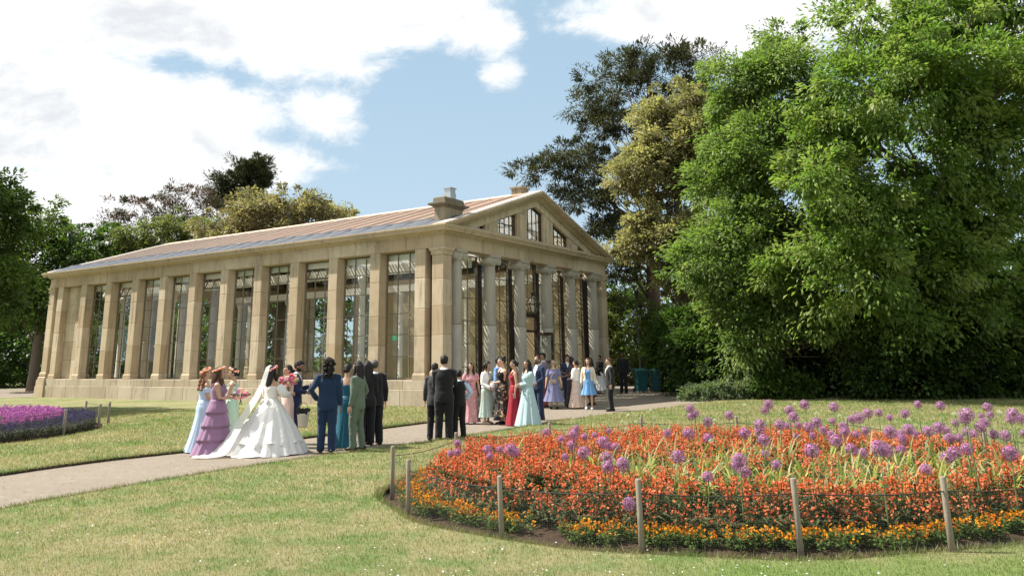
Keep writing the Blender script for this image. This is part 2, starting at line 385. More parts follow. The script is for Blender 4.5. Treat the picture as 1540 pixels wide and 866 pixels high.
bed_soil(BED_EDGE, BED[0], BED[1], 0.06); bed_soil(LBED_EDGE, LBED[0], LBED[1], 0.06)

# ---------------------------------------------------------------- the conservatory
TH = R(58.062); BX, BY = -2.61, 28.98
W_, L_, ZT, ZP = 14.058, 27.198, 5.774, 1.2
S_, D0, PW, CP, T_, C0_, ZE, OV, ZA = 2.271, 0.853, 0.51, 0.533, 2.358, 1.133, 6.591, 0.377, 9.03
SLOPE = (ZA - ZE) / (W_ / 2 + OV)
house = empty('conservatory', (BX, BY, 0), TH)
tag(house, 'long honey stone glasshouse with pillared sides, pedimented columned front and pink roof', 'conservatory')
def b2w(x, y, z=0.0): return Vector((BX + x * math.cos(TH) - y * math.sin(TH), BY + x * math.sin(TH) + y * math.cos(TH), z))
_blk = {}
def block_mesh(sx, sy, sz, mat, ch=0.014):
    key = (round(sx, 3), round(sy, 3), round(sz, 3), mat.name)
    if key not in _blk:
        bm = bmesh.new(); bmesh.ops.create_cube(bm, size=1.0)
        bmesh.ops.scale(bm, vec=(sx, sy, sz), verts=bm.verts)
        bmesh.ops.bevel(bm, geom=bm.edges[:], offset=ch, segments=1, affect='EDGES')
        me = bpy.data.meshes.new('stone_block'); bm.to_mesh(me); bm.free(); me.materials.append(mat); _blk[key] = me
    return _blk[key]
def block(parent, x0, x1, y0, y1, z0, z1, mat, ch=0.014, name='stone_block'):
    return link(name, block_mesh(x1 - x0, y1 - y0, z1 - z0, mat, ch), parent, ((x0 + x1) / 2, (y0 + y1) / 2, (z0 + z1) / 2))
ST, SG, SP = M['stone'], M['stone_grey'], M['stone_plinth']
# plinth with its dressed blocks
pl = MB()
pl.box(0.0, 0.5, CP + 0.2, L_ - CP - 0.2, -0.09, 0.90); pl2 = MB(); pl2.box(W_ - 0.5, W_, CP + 0.2, L_ - CP - 0.2, -0.09, 0.90)
plinth = pl.build('plinth', SP, house); plinth2 = pl2.build('plinth', SP, house)
y = CP + 0.18; k = 0
while y < L_ - CP - 0.3:
    ln = min(1.0 + 0.35 * rnd.random(), L_ - CP - 0.18 - y)
    block(plinth, -0.085, 0.2, y, y + ln - 0.006, -0.10, 0.60, SP)
    y += ln
y = CP + 0.18
while y < L_ - CP - 0.3:
    ln = min(S_ / 2, L_ - CP - 0.18 - y)
    block(plinth, -0.045, 0.25, y, y + ln - 0.006, 0.606, 0.93, SP)
    y += ln
block(plinth2, W_ - 0.2, W_ + 0.08, CP + 0.2, L_ - CP - 0.2, -0.1, 0.93, SP)
# side pillars
hs = [1.32, 1.14, 1.10, ZT - ZP - 1.32 - 1.14 - 1.10]
def pedestal(b, x0, x1, y0, y1, z0, z1, fl):
    b.box(x0 - fl, x1 + fl, y0 - fl, y1 + fl, z0, z1 - 0.09)
    q = [(x0 - fl, y0 - fl), (x1 + fl, y0 - fl), (x1 + fl, y1 + fl), (x0 - fl, y1 + fl)]; r = [(x0 - .004, y0 - .004), (x1 + .004, y0 - .004), (x1 + .004, y1 + .004), (x0 - .004, y1 + .004)]
    b.rings([[(u, v, z1 - 0.088) for u, v in q], [(u, v, z1) for u, v in r]], 0, (False, True), False)
def pillar_core():
    b = MB(); b.box(0.012, PW + 0.008, 0.012, PW - 0.012, ZP, ZT - 0.003); pedestal(b, 0, PW + 0.02, 0, PW, 0.932, ZP, 0.04)
    return b.mesh('pilaster', ST)
pc = pillar_core()
for k in range(12):
    y0 = D0 + k * S_
    o = link('pilaster', pc, house, (0, y0, 0))
    z = ZP; order = hs[:]; rnd.shuffle(order)
    for i, h in enumerate(order):
        block(o, 0, PW + 0.02, 0, PW, z + 0.005, z + h - 0.005, ST, 0.018); z += h
    o2 = link('pilaster', pc, house, (W_ - PW - 0.02, y0, 0))
    block(o2, 0, PW + 0.02, 0, PW, ZP + 0.003, ZT - 0.003, ST)
# corner piers: pedestal, shaft of blocks, moulded cap
for (cx, cy) in ((0, 0), (W_ - CP, 0), (0, L_ - CP), (W_ - CP, L_ - CP)):
    b = MB(); b.box(0.012, CP - 0.012, 0.012, CP - 0.012, 1.0, ZT - 0.1)
    b.box(-0.16, CP + 0.16, -0.16, CP + 0.16, -0.10, 0.56); b.box(-0.13, CP + 0.13, -0.13, CP + 0.13, 0.56, 0.90)
    pedestal(b, 0, CP, 0, CP, 0.905, 1.10, 0.085); pedestal(b, 0, CP, 0, CP, 1.11, 1.30, 0.05)
    q = lambda e, z: [(-e, -e, z), (CP + e, -e, z), (CP + e, CP + e, z), (-e, CP + e, z)]
    b.rings([q(0.004, ZT - 0.27), q(0.03, ZT - 0.26), q(0.03, ZT - 0.22), q(0.018, ZT - 0.21), q(0.06, ZT - 0.10), q(0.085, ZT - 0.09), q(0.085, ZT - 0.003)], 0, (True, True), False)
    o = b.build('corner_pier', ST, house, (cx, cy, 0))
    z = 1.30
    for h in (1.25, 1.05, 1.0, ZT - 0.27 - 1.30 - 3.30):
        block(o, 0, CP, 0, CP, z + 0.003, z + h - 0.003, ST); z += h
# stylobate and floor
b = MB(); b.box(-0.05, W_ + 0.05, -0.10, CP + 0.62, -0.09, 0.12); b.box(0.3, W_ - 0.3, CP + 0.62, L_ - CP - 0.6, -0.09, 0.15); b.box(-0.05, W_ + 0.05, L_ - CP - 0.6, L_ + 0.1, -0.09, 0.12)
b.build('floor', M['floor_stone'], house)
# six ionic columns front and back
def column_meshes():
    out = {}
    b = MB(); b.box(-0.36, 0.36, -0.36, 0.36, 0.12, 0.22); b.lathe([(0.35, 0.22), (0.37, 0.26), (0.35, 0.31), (0.29, 0.34), (0.29, 0.37), (0.32, 0.40), (0.30, 0.45), (0.27, 0.47)], 24)
    out['base'] = b.mesh('column_base', SG)
    b = MB(); b.lathe([(0.25, 0.47), (0.262, 0.52), (0.26, 2.93), (0.25, 2.945)], 28); out['low'] = b.mesh('column_drum', SG)
    b = MB(); b.lathe([(0.25, 2.957), (0.2595, 2.972), (0.252, 4.2), (0.235, 5.30), (0.235, 5.34)], 28); out['up'] = b.mesh('column_drum', SG)
    b = MB(); b.lathe([(0.235, 5.34), (0.27, 5.37), (0.25, 5.41), (0.32, 5.50), (0.33, 5.57)], 24)
    b.box(-0.35, 0.35, -0.35, 0.35, 5.68, ZT - 0.003); b.box(-0.31, 0.31, -0.31, 0.31, 5.55, 5.68)
    for sx in (-1, 1):
        for k in range(3):                                   # each scroll: three stepped discs, front to back
            r = 0.145 - 0.045 * k; hl = 0.30 + 0.016 * k
            b.rings([[(sx * 0.30 + r * math.cos(a), yv, 5.54 + r * math.sin(a)) for a in [2 * math.pi * j / 16 for j in range(16)]] for yv in (-hl, hl)], 0, (True, True), True)
    out['cap'] = b.mesh('capital', SG)
    return out
cm = column_meshes()
for yb in (0.27, L_ - 0.27):
    for j in range(6):
        c = empty('column', (C0_ + j * T_, yb, 0), 0, house)
        link('base', cm['base'], c); link('shaft_drum', cm['low'], c); link('shaft_drum', cm['up'], c); link('capital', cm['cap'], c)
# architrave blocks
b = MB(); b.box(0.014, W_ - 0.014, 0.014, CP - 0.014, ZT + 0.004, 6.3); b.box(0.014, W_ - 0.014, L_ - CP + 0.014, L_ - 0.014, ZT + 0.004, 6.3)
b.box(0.014, CP - 0.014, CP, L_ - CP, ZT + 0.004, 6.3); b.box(W_ - CP + 0.014, W_ - 0.014, CP, L_ - CP, ZT + 0.004, 6.3)
arch = b.build('architrave', ST, house)
ys = [CP] + [D0 + PW / 2 + k * S_ for k in range(12)][0:12] + [L_ - CP]
for a0, a1 in zip(ys[:-1], ys[1:]):
    if a1 - a0 > 0.3: block(arch, 0, CP, a0 + 0.003, a1 - 0.003, ZT, 6.31, ST)
    else: block(arch, 0, CP, a0 + 0.003, a1 - 0.003, ZT, 6.31, ST)
    block(arch, W_ - CP, W_, a0 + 0.003, a1 - 0.003, ZT, 6.31, ST)
xs = [0] + [C0_ + j * T_ for j in range(6)] + [W_]
for a0, a1 in zip(xs[:-1], xs[1:]):
    block(arch, a0 + 0.002, a1 - 0.002, 0, CP - 0.004, ZT, 6.31, ST); block(arch, a0 + 0.002, a1 - 0.002, L_ - CP + 0.004, L_, ZT, 6.31, ST)
# cornice all round
prof = [(0.0, 6.26), (0.035, 6.26), (0.035, 6.315), (0.075, 6.325), (0.12, 6.36), (0.20, 6.385), (0.30, 6.385), (0.30, 6.455), (0.325, 6.46), (0.34, 6.50), (0.367, 6.535), (0.377, 6.545), (0.377, ZE), (0.30, ZE + 0.012), (-0.3, ZE + 0.014)]
b = MB(); b.rings([[(-o, -o, z), (W_ + o, -o, z), (W_ + o, L_ + o, z), (-o, L_ + o, z)] for o, z in prof], 0, (False, False), False)
cornice = b.build('cornice', ST, house)
# pediments, front and back
def rake_poly(t0, t1, zmin):
    def cut(t):
        dx = max(0.0, (zmin - (ZE - t)) / SLOPE); return -OV + dx, W_ + OV - dx
    l0, r0 = cut(t0); l1, r1 = cut(t1)
    zl0 = max(zmin, ZE - t0)
    return [(l0, zl0), (W_ / 2, ZA - t0), (r0, zl0), (r1, max(zmin, ZE - t1)), (W_ / 2, ZA - t1), (l1, max(zmin, ZE - t1))]
rake_z = lambda x, t: ZE + SLOPE * ((x + OV) if x < W_ / 2 else (W_ + OV - x)) - t
zf = ZE + 0.018
for end in (0, 1):
    fy = (lambda yv: yv) if end == 0 else (lambda yv: L_ - yv)
    b = MB()
    for i, (t0, t1, o) in enumerate(((0.0, 0.09, 0.376), (0.092, 0.15, 0.335), (0.152, 0.21, 0.29), (0.212, 0.27, 0.17), (0.272, 0.36, 0.09))):
        pts = rake_poly(t0, t1, zf + 0.001 * i); b.prism([(x, fy(-o), z) for x, z in pts], (0, fy(0.36 + 0.004 * i) - fy(-o), 0))
    b.build('raking_cornice', ST, house)
    b = MB(); pts = rake_poly(0.362, 0.68, zf + 0.004); b.prism([(x, fy(0.05), z) for x, z in pts], (0, fy(0.40) - fy(0.05), 0))
    b.build('raking_beam', ST, house)
    b = MB(); b.box(0.9, W_ - 0.9, *sorted((fy(0.02), fy(0.42))), zf, 6.765); b.build('pediment_sill', ST, house)
    for (x0, x1) in ((2.93, 3.90), (5.43, 6.25), (7.75, 8.63), (10.15, 11.12)):
        b = MB(); b.prism([(x0, fy(0.085), 6.77), (x1, fy(0.085), 6.77), (x1, fy(0.085), rake_z(x1, 0.66)), (x0, fy(0.085), rake_z(x0, 0.66))], (0, fy(0.385) - fy(0.085), 0))
        po = b.build('pediment_pier', ST, house)
        b = MB(); b.box(x0 + 0.18, x1 - 0.18, *sorted((fy(0.03), fy(0.09))), 6.772, min(rake_z(x0, 0.70), rake_z(x1, 0.70))); b.build('pier_face', ST, po)
    for (x0, x1) in ((1.86, 2.93), (3.90, 5.43), (6.25, 7.75), (8.63, 10.15), (11.12, 12.20)):
        yv = fy(0.27)
        top = [(x1, rake_z(x1, 0.68)), (x0, rake_z(x0, 0.68))]
        if x0 < W_ / 2 < x1: top.insert(1, (W_ / 2, ZA - 0.68))
        out = [(x0, 6.77), (x1, 6.77)] + top
        b = MB()
        for p, q in zip(out, out[1:] + out[:1]):
            if math.hypot(p[0] - q[0], p[1] - q[1]) > 0.12:
                b.bar((p[0], yv, p[1]), (q[0], yv, q[1]), 0.12, 0.12, (0, 1, 0))
        n = 1 if x1 - x0 < 1.2 else 2
        n = 1 if n == 1 else 3
        for i in range(1, n + 1):
            xm = x0 + (x1 - x0) * i / (n + 1); b.bar((xm, yv, 6.77), (xm, yv, rake_z(xm, 0.70)), 0.035, 0.04, (0, 1, 0))
        if n == 3: b.bar((x0, yv, 7.25), (x1, yv, 7.25), 0.035, 0.04, (0, 1, 0))
        wf = b.build('pediment_window', M['timber_dark'], house)
        b = MB(); b.prism([(x, yv - 0.004, z) for x, z in out], (0, 0.008, 0)); b.build('pane', M['glass'], wf)
# roof: lead eaves, blind panels, battens, ridge
RX0, RZ0 = -0.27, ZE + 0.02
RS = (ZA - 0.02 - RZ0) / (W_ / 2 - RX0)
rz_ = lambda x: RZ0 + RS * (x - RX0)
b = MB()
b.box(W_ / 2 - 0.08, W_ / 2 + 0.08, 0.5, L_ - 0.5, rz_(W_ / 2) - 0.30, rz_(W_ / 2) - 0.12)
roof = b.build('roof', M['rafter'], house)
rafm = []
for sgn in (0, 1):
    x = (lambda v: v) if sgn == 0 else (lambda v: W_ - v)
    b = MB(); b.bar((x(0.3), 0, 6.62), (x(W_ / 2 - 0.1), 0, rz_(W_ / 2) - 0.19), 0.09, 0.18); rafm.append(b.mesh('rafter', M['rafter']))
for k in range(13):
    yv = D0 + PW / 2 + (k - 0.5) * S_
    if 0.5 < yv < L_ - 0.5:
        for sgn in (0, 1): link('rafter', rafm[sgn], roof, (0, yv, 0))
for xv in (1.6, 3.2, 4.8):
    for x in (xv, W_ - xv):
        b = MB(); b.box(x - 0.05, x + 0.05, 0.5, L_ - 0.5, rz_(xv) - 0.30, rz_(xv) - 0.19); b.build('purlin', M['rafter'], roof)
PL = S_ / 2
b = MB()
X1, X2 = 0.95, 6.62
nst = 6; pw = (PL - 0.07) / nst
for i in range(nst):
    y0 = i * pw; y1 = y0 + pw - 0.085
    rr = 0.008 * math.sin(i * 2.1)
    b.prism([(X1, y0, rz_(X1) + rr), (X1, y1, rz_(X1) + rr), (X1, y1, rz_(X1) - 0.02 + rr), (X1, y0, rz_(X1) - 0.02 + rr)], (X2 - X1, 0, rz_(X2) - rz_(X1)))
panel = b.mesh('roof_panel', M['roof'])
b = MB(); b.bar((0.68, 0, rz_(0.68) + 0.02), (6.66, 0, rz_(6.66) + 0.02), 0.06, 0.055); batten = b.mesh('batten', M['verge'])
b = MB(); b.prism([(RX0, 0, RZ0), (0.93, 0, rz_(0.93) + 0.05), (0.97, 0, rz_(0.97) + 0.10), (1.05, 0, rz_(1.05) + 0.05), (1.05, 0, rz_(1.05) - 0.01), (RX0, 0, RZ0 - 0.03)], (0, PL * 0.985, 0))
b.prism([(RX0 + 0.02, PL * 0.95, RZ0 + 0.01), (0.93, PL * 0.95, rz_(0.93) + 0.075), (0.93, PL * 0.95, rz_(0.93)), (RX0 + 0.02, PL * 0.95, RZ0 - 0.01)], (0, PL * 0.06, 0))
leadm = b.mesh('lead_sheet', M['lead'])
for k in range(24):
    yv = 0.05 - 0.09 + k * PL
    jz = rnd.uniform(-0.012, 0.012)
    for side in (0, 1):
        kw = dict(loc=(0, yv, jz)) if side == 0 else dict(loc=(W_, yv + PL * 0.99, jz), rz=math.pi)
        link('lead_sheet', leadm, roof, **kw)
        if k < 23 or True: link('roof_panel', panel, roof, **(dict(loc=(0, yv + 0.04, jz * 0.6)) if side == 0 else dict(loc=(W_, yv + PL - 0.03, jz * 0.6), rz=math.pi)))
        link('batten', batten, roof, **(dict(loc=(0, yv, 0)) if side == 0 else dict(loc=(W_, yv, 0), rz=math.pi)))
b = MB()
for s in (0, 1):
    x = (lambda v: v) if s == 0 else (lambda v: W_ - v)
    b.prism([(x(6.56), 0.0, rz_(6.56) + 0.05), (x(W_ / 2), 0.0, rz_(W_ / 2) + 0.07), (x(W_ / 2), 0.0, rz_(W_ / 2) + 0.02), (x(6.56), 0.0, rz_(6.56) + 0.01)], (0, L_, 0))
b.build('ridge_cap', M['ridge'], roof)
for yv0, yv1 in ((-0.30, 0.20), (L_ - 0.20, L_ + 0.30)):
    b = MB()
    for s in (0, 1):
        x = (lambda v: v) if s == 0 else (lambda v: W_ - v)
        b.prism([(x(-0.2), yv0, rake_z(-0.2, -0.02)), (x(W_ / 2), yv0, ZA + 0.035), (x(W_ / 2), yv0, ZA + 0.004), (x(-0.2), yv0, rake_z(-0.2, 0.002) + 0.004)], (0, yv1 - yv0, 0))
    b.build('verge_flashing', M['verge'], roof)
# chimney blocks
b = MB(); b.box(0.46, 1.66, 0.30, 0.78, 6.62, 7.46)
ch = b.build('chimney', M['stone_roof'], roof)
b = MB(); q = lambda e, z: [(0.46 - e, 0.30 - e, z), (1.66 + e, 0.30 - e, z), (1.66 + e, 0.78 + e, z), (0.46 - e, 0.78 + e, z)]
b.rings([q(0.01, 7.40), q(0.05, 7.44), q(0.17, 7.50), q(0.19, 7.52), q(0.19, 7.58), q(0.05, 7.62), q(0.03, 7.78), q(-0.02, 7.82)], 0, (True, True), False); b.build('chimney_cap', M['stone_dark'], ch)
b = MB(); b.box(0.93, 1.30, 0.36, 0.70, 7.80, 8.03); b.box(0.95, 1.28, 0.38, 0.68, 8.03, 8.22); b.box(0.91, 1.32, 0.34, 0.72, 8.22, 8.26); b.build('flue', M['steel'], ch)
b = MB(); b.box(W_ / 2 - 0.32, W_ / 2 + 0.32, 0.62, 1.16, ZA - 0.25, ZA + 0.22); b.box(W_ / 2 - 0.38, W_ / 2 + 0.38, 0.56, 1.22, ZA + 0.22, ZA + 0.30); b.build('chimney', M['stone_roof'], roof)
# windows: three lights wide, six rows
ROWS = [0.935, 1.79, 2.62, 3.42, 4.24, 5.02, ZT - 0.004]
def window_frame(w, rows, cols=3, name='window', fw=0.055, skip_top=False):
    b = MB(); z0, z1 = rows[0], rows[-1]
    b.box(-0.03, 0.03, 0, fw, z0, z1); b.box(-0.03, 0.03, w - fw, w, z0, z1)
    b.box(-0.045, 0.045, 0.003, w - 0.003, z0 - 0.002, z0 + 0.07); b.box(-0.028, 0.028, fw, w - fw, z1 - fw, z1 - 0.001)
    for i in range(1, cols): b.box(-0.018, 0.018, w * i / cols - 0.018, w * i / cols + 0.018, z0 + 0.07, (rows[-2] if skip_top else z1 - fw))
    for z in rows[1:-1]: b.box(-0.02, 0.02, fw, w - fw, z - 0.017, z + 0.017)
    return b.mesh(name, M['frame'])
def pane_mesh(w, h):
    b = MB(); b.box(-0.003, 0.003, 0.02, w - 0.02, 0.02, h - 0.02); return b.mesh('pane', M['glass'])
WW = S_ - PW
wf_full, wf_open = window_frame(WW, ROWS), window_frame(WW, ROWS, skip_top=True)
panes = [pane_mesh(WW / 3, b1 - b0) for b0, b1 in zip(ROWS[:-1], ROWS[1:])]
def hopper_mesh(h):
    b = MB(); w = WW - 0.12
    b.box(-0.02, 0.02, 0, 0.05, 0, h); b.box(-0.02, 0.02, w - 0.05, w, 0, h); b.box(-0.02, 0.02, 0.05, w - 0.05, 0, 0.05); b.box(-0.02, 0.02, 0.05, w - 0.05, h - 0.05, h)
    for i in (1, 2): b.box(-0.015, 0.015, w * i / 3 - 0.015, w * i / 3 + 0.015, 0.05, h - 0.05)
    b.box(-0.003, 0.003, 0.05, w - 0.05, 0.05, h - 0.05, 1)
    return b.mesh('hopper', [M['frame'], M['glass']])
hop = hopper_mesh(ROWS[6] - ROWS[5] - 0.05)
for side in (0, 1):
    for k in range(11):
        y0 = D0 + k * S_ + PW
        if side == 0 and k == 10 or side == 1 and (k < 6):
            continue
        op = side == 0 and k in (2, 5, 8)
        wn = link('window', wf_open if op else wf_full, house, (0.44 if side == 0 else W_ - 0.44, y0, 0))
        for r_ in range(6):
            if op and r_ == 5: continue
            if side == 1:
                continue
            for c_ in range(3): link('pane', panes[r_], wn, (0, c_ * WW / 3, ROWS[r_]))
        if op:
            h_ = link('hopper', hop, wn, (0.0, 0.06, ROWS[5] + 0.02)); h_.rotation_euler = (0, R(24), 0)
        if side == 1:
            b = MB(); b.box(-0.003, 0.003, 0.02, WW - 0.02, ROWS[0] + 0.05, ROWS[-1] - 0.05); b.build('pane', M['glass'], wn)
# blind bay at the far end of the side, and the solid back wall
b = MB(); b.box(0.40, 0.48, D0 + 10 * S_ + PW - 0.02, D0 + 11 * S_ + 0.02, 0.90, ZT); bay = b.build('blind_bay', ST, house)
for i in range(5):
    for j in range(2):
        y0 = D0 + 10 * S_ + PW + j * WW / 2; block(bay, 0.33, 0.44, y0 + 0.004, y0 + WW / 2 - 0.004, 0.936 + i * 0.965, 0.936 + (i + 1) * 0.965 - 0.006, ST)
b = MB(); b.box(W_ - 0.60, W_ - 0.42, 0.9, D0 + 6 * S_ + PW, 0.15, 6.3)
for k in range(7): b.box(W_ - 0.72, W_ - 0.60, D0 + k * S_, D0 + k * S_ + 0.5, 0.15, 5.6)
b.box(W_ - 0.78, W_ - 0.60, 0.9, D0 + 6 * S_ + PW, 5.6, 5.8)
b.build('interior_wall', M['plaster'], house)
b = MB(); b.lathe([(0.20, 0.15), (0.20, 0.3), (0.14, 0.36), (0.125, 4.9), (0.15, 5.0), (0.22, 5.15), (0.22, 5.30)], 16); icol = b.mesh('interior_column', M['white_paint'])
for k in range(6):
    for xv in (3.0, W_ - 3.0): link('interior_column', icol, house, (xv, D0 + PW / 2 + (2 * k + 0.5) * S_, 0))
for xv in (3.0, W_ - 3.0):
    b = MB(); b.box(xv - 0.13, xv + 0.13, 0.9, L_ - 0.9, 5.30, 5.72); b.build('interior_beam', M['white_paint'], house)
b = MB(); b.box(0.53, 0.62, 0.9, L_ - 0.9, 5.5, 6.1); b.build('blind_box', M['white_paint'], house)
# glazed wall behind the columns
GY = 0.78
b = MB(); b.box(-0.10, 0.10, GY - 0.06, GY + 0.14, 0.12, 5.77); dpm = b.mesh('glazing_post', M['timber_dark'])
for j in range(6): link('glazing_post', dpm, house, (C0_ + j * T_, 0, 0))
for xa, xb in ((0.34, C0_ - 0.10), (C0_ + 5 * T_ + 0.10, W_)):
    b = MB(); b.box(xa, xb, GY - 0.02, GY + 0.08, 0.12, 5.77); b.build('gap_shade_panel', M['timber_dark'], house)  # dark end boards, added so the corner gaps read as deep shade
FR = [0.15, 1.35, 2.25, 3.15, 4.05, 4.95, 5.76]
FW = T_ - 0.20
fr_full = window_frame(FW, FR, 3)
fpanes = [pane_mesh(FW / 3, b1 - b0) for b0, b1 in zip(FR[:-1], FR[1:])]
UP = [3.62, 4.30, 5.00, 5.76]
fr_up = window_frame(FW, UP, 3); upanes = [pane_mesh(FW / 3, b1 - b0) for b0, b1 in zip(UP[:-1], UP[1:])]
for j in range(5):
    x1 = C0_ + (j + 1) * T_ - 0.10
    wn = link('window', fr_up if j == 2 else fr_full, house, (x1, GY + 0.02, 0), R(90))
    for r_, pm in enumerate(upanes if j == 2 else fpanes):
        for c_ in range(3): link('pane', pm, wn, (0, c_ * FW / 3, (UP if j == 2 else FR)[r_]))
x0, x1 = C0_ + 2 * T_ + 0.10, C0_ + 3 * T_ - 0.10
b = MB(); b.box(x0, x1, GY - 0.05, GY + 0.09, 3.42, 3.60); b.box(x0, x0 + 0.1, GY - 0.05, GY + 0.09, 0.15, 3.42); b.box(x1 - 0.1, x1, GY - 0.05, GY + 0.09, 0.15, 3.42); b.box(x0 + 0.1, x1 - 0.1, GY - 0.04, GY + 0.08, 2.76, 2.86)
b.box(W_ / 2 - 0.03, W_ / 2 + 0.03, GY - 0.04, GY + 0.06, 2.86, 3.42)
door = b.build('doorway', M['timber_dark'], house)
def leaf_mesh(w, h):
    b = MB(); b.box(0, 0.11, -0.025, 0.025, 0, h); b.box(w - 0.11, w, -0.025, 0.025, 0, h); b.box(0.11, w - 0.11, -0.025, 0.025, 0, 0.45); b.box(0.11, w - 0.11, -0.025, 0.025, h - 0.13, h)
    b.box(0.11, w - 0.11, -0.025, 0.025, 1.25, 1.35); b.box(0.11, w - 0.11, -0.004, 0.004, 0.45, h - 0.13, 1)
    b.box(w - 0.08, w - 0.05, -0.07, -0.03, 0.95, 1.2, 2)
    return b.mesh('door_leaf', [M['timber_dark'], M['glass'], M['steel']])
lm = leaf_mesh((x1 - x0 - 0.2) / 2 - 0.01, 2.58)
link('door_leaf', lm, door, (x0 + 0.105, GY, 0.16), R(0))
link('door_leaf', lm, door, (x1 - 0.105, GY - 0.02, 0.16), R(180 + 82))
# lantern hanging in the middle bay
ln = empty('hanging_lantern', b2w(W_ / 2, 0.30, 3.55), TH)
tag(ln, 'black iron hexagonal glass lantern hanging between the middle portico columns', 'lantern')
def hexr(r, z, n=6): return [(r * math.cos(2 * math.pi * j / n), r * math.sin(2 * math.pi * j / n), z) for j in range(n)]
b = MB()
for lo, hi in ((hexr(0.12, 0.0), hexr(0.33, 0.42)), (hexr(0.33, 0.42), hexr(0.10, 0.80))):
    for j in range(6): b.bar(lo[j], hi[j], 0.022, 0.022); b.bar(hi[j], hi[(j + 1) % 6], 0.025, 0.025); b.bar(lo[j], lo[(j + 1) % 6], 0.022, 0.022)
b.lathe([(0.12, -0.02), (0.05, -0.06), (0.03, -0.10), (0.0, -0.14)], 8); b.lathe([(0.11, 0.80), (0.08, 0.86), (0.12, 0.90), (0.05, 0.98), (0.02, 1.04)], 8)
b.build('lantern_frame', M['iron'], ln)
for lo, hi, nm in ((hexr(0.117, 0.0), hexr(0.325, 0.42), 'lower_glazing'), (hexr(0.325, 0.425), hexr(0.097, 0.80), 'upper_glazing')):
    b = MB(); b.rings([lo, hi], 0, (False, False), False); b.build(nm, M['glass'], ln)
b = MB(); b.tube([(0, 0, 1.03), (0, 0, 2.222)], 0.015, 6); b.build('hanging_rod', M['iron'], ln)
b = MB(); b.lathe([(0.03, 0.08), (0.035, 0.2), (0.02, 0.32), (0.0, 0.36)], 8); b.build('lamp_bulb', M['white_paint'], ln)
ex = empty('exit_sign', b2w(13.22, 13.45, 2.75), TH); tag(ex, 'small green running man exit sign glowing inside the window nearest the portico', 'exit sign')
m_, t_ = new_mat('sign_green'); t_.p.inputs['Base Color'].default_value = (0.0, 0.25, 0.10, 1); t_.p.inputs['Emission Color'].default_value = (0.02, 0.55, 0.25, 1); t_.p.inputs['Emission Strength'].default_value = 0.25; M['sign_green'] = m_
b = MB(); b.box(-0.05, 0.0, -0.29, 0.29, 0, 0.25); b.build('sign_panel', M['sign_green'], ex)
b = MB(); b.prism([(-.054, .06, .13), (-.054, .15, .13), (-.054, .15, .09), (-.054, .24, .15), (-.054, .15, .21), (-.054, .15, .17), (-.054, .06, .17)], (.003, 0, 0))
b.ball((-.053, -.08, .21), (.004, .022, .022), 8, 5); b.bar((-.053, -.08, .18), (-.053, -.10, .12), .02, .035, (1, 0, 0)); b.bar((-.053, -.10, .12), (-.053, -.05, .05), .02, .02, (1, 0, 0)); b.bar((-.053, -.10, .12), (-.053, -.17, .07), .02, .02, (1, 0, 0)); b.bar((-.053, -.08, .17), (-.053, -.02, .14), .018, .016, (1, 0, 0)); b.bar((-.053, -.08, .17), (-.053, -.15, .17), .018, .016, (1, 0, 0))
b.box(-.056, -.05, -.27, -.20, .04, .22); b.build('sign_symbol', M['white_paint'], ex)
# ---------------------------------------------------------------- trees, shrubs, hedges
def unit(a): return a / np.maximum(np.linalg.norm(a, axis=-1, keepdims=True), 1e-9)
def leaf_quads(P, axis, nrm, length, width, fold=0.25):
    """one bent diamond per leaf: P base points, axis along the leaf, nrm leaf normal"""
    n = len(P); side = unit(np.cross(axis, nrm)); nn = unit(np.cross(side, axis))
    L = length[:, None]; Wd = width[:, None]
    v = np.empty((n, 4, 3), np.float32)
    v[:, 0] = P; v[:, 1] = P + axis * L * 0.55 + side * Wd * 0.5 + nn * L * fold * 0.3
    v[:, 2] = P + axis * L - nn * L * fold * 0.5; v[:, 3] = P + axis * L * 0.5 - side * Wd * 0.5 + nn * L * fold * 0.3
    return v.reshape(-1, 3), np.arange(n * 4, dtype=np.int32).reshape(n, 4)
from mathutils import noise as mn
def pick_clumps(lobes, n, seed, shell=0.62, keep=None, gaps=0.0):
    """points spread through the outer part of a union of ellipsoids, none deep inside another lobe"""
    r = np.random.default_rng(seed); lob = np.array([l[:6] for l in lobes], float); vol = np.prod(lob[:, 3:], axis=1) ** (2 / 3)
    out = []; dirs = []; got = 0
    while got < n:
        m = 2 * n; i = r.choice(len(lob), size=m, p=vol / vol.sum()); d = unit(r.normal(size=(m, 3))); rad = shell + (1 - shell) * r.random((m, 1)) ** 0.6
        p = lob[i, :3] + d * lob[i, 3:] * rad
        q = np.linalg.norm((p[:, None] - lob[None, :, :3]) / lob[None, :, 3:], axis=2); q[np.arange(m), i] = 9
        ok = q.min(axis=1) >= 0.62
        if gaps: ok &= np.array([mn.noise(Vector(x) * 0.55 + Vector((seed, 0, 0))) > -gaps for x in p])
        if keep is not None: ok &= np.array([bool(keep(x)) for x in p])
        out.append(p[ok]); dirs.append(unit(d / lob[i, 3:])[ok]); got += int(ok.sum())
    return np.concatenate(out)[:n], np.concatenate(dirs)[:n]
def explode(lobes, seed, n=9):
    r = np.random.default_rng(seed); out = []
    for l in lobes:
        l = np.array(l, float); out.append(tuple(np.concatenate([l[:3], l[3:] * 0.66])))
        for k in range(n):
            d = unit(r.normal(size=3)); d[2] = abs(d[2]) * 0.8 + 0.1 * d[2]; d = unit(d); f = 0.26 + 0.26 * r.random()
            out.append(tuple(np.concatenate([l[:3] + d * l[3:] * (1.02 - f * 0.40), l[3:] * f * np.array([1, 1, 0.75])])))
    return out
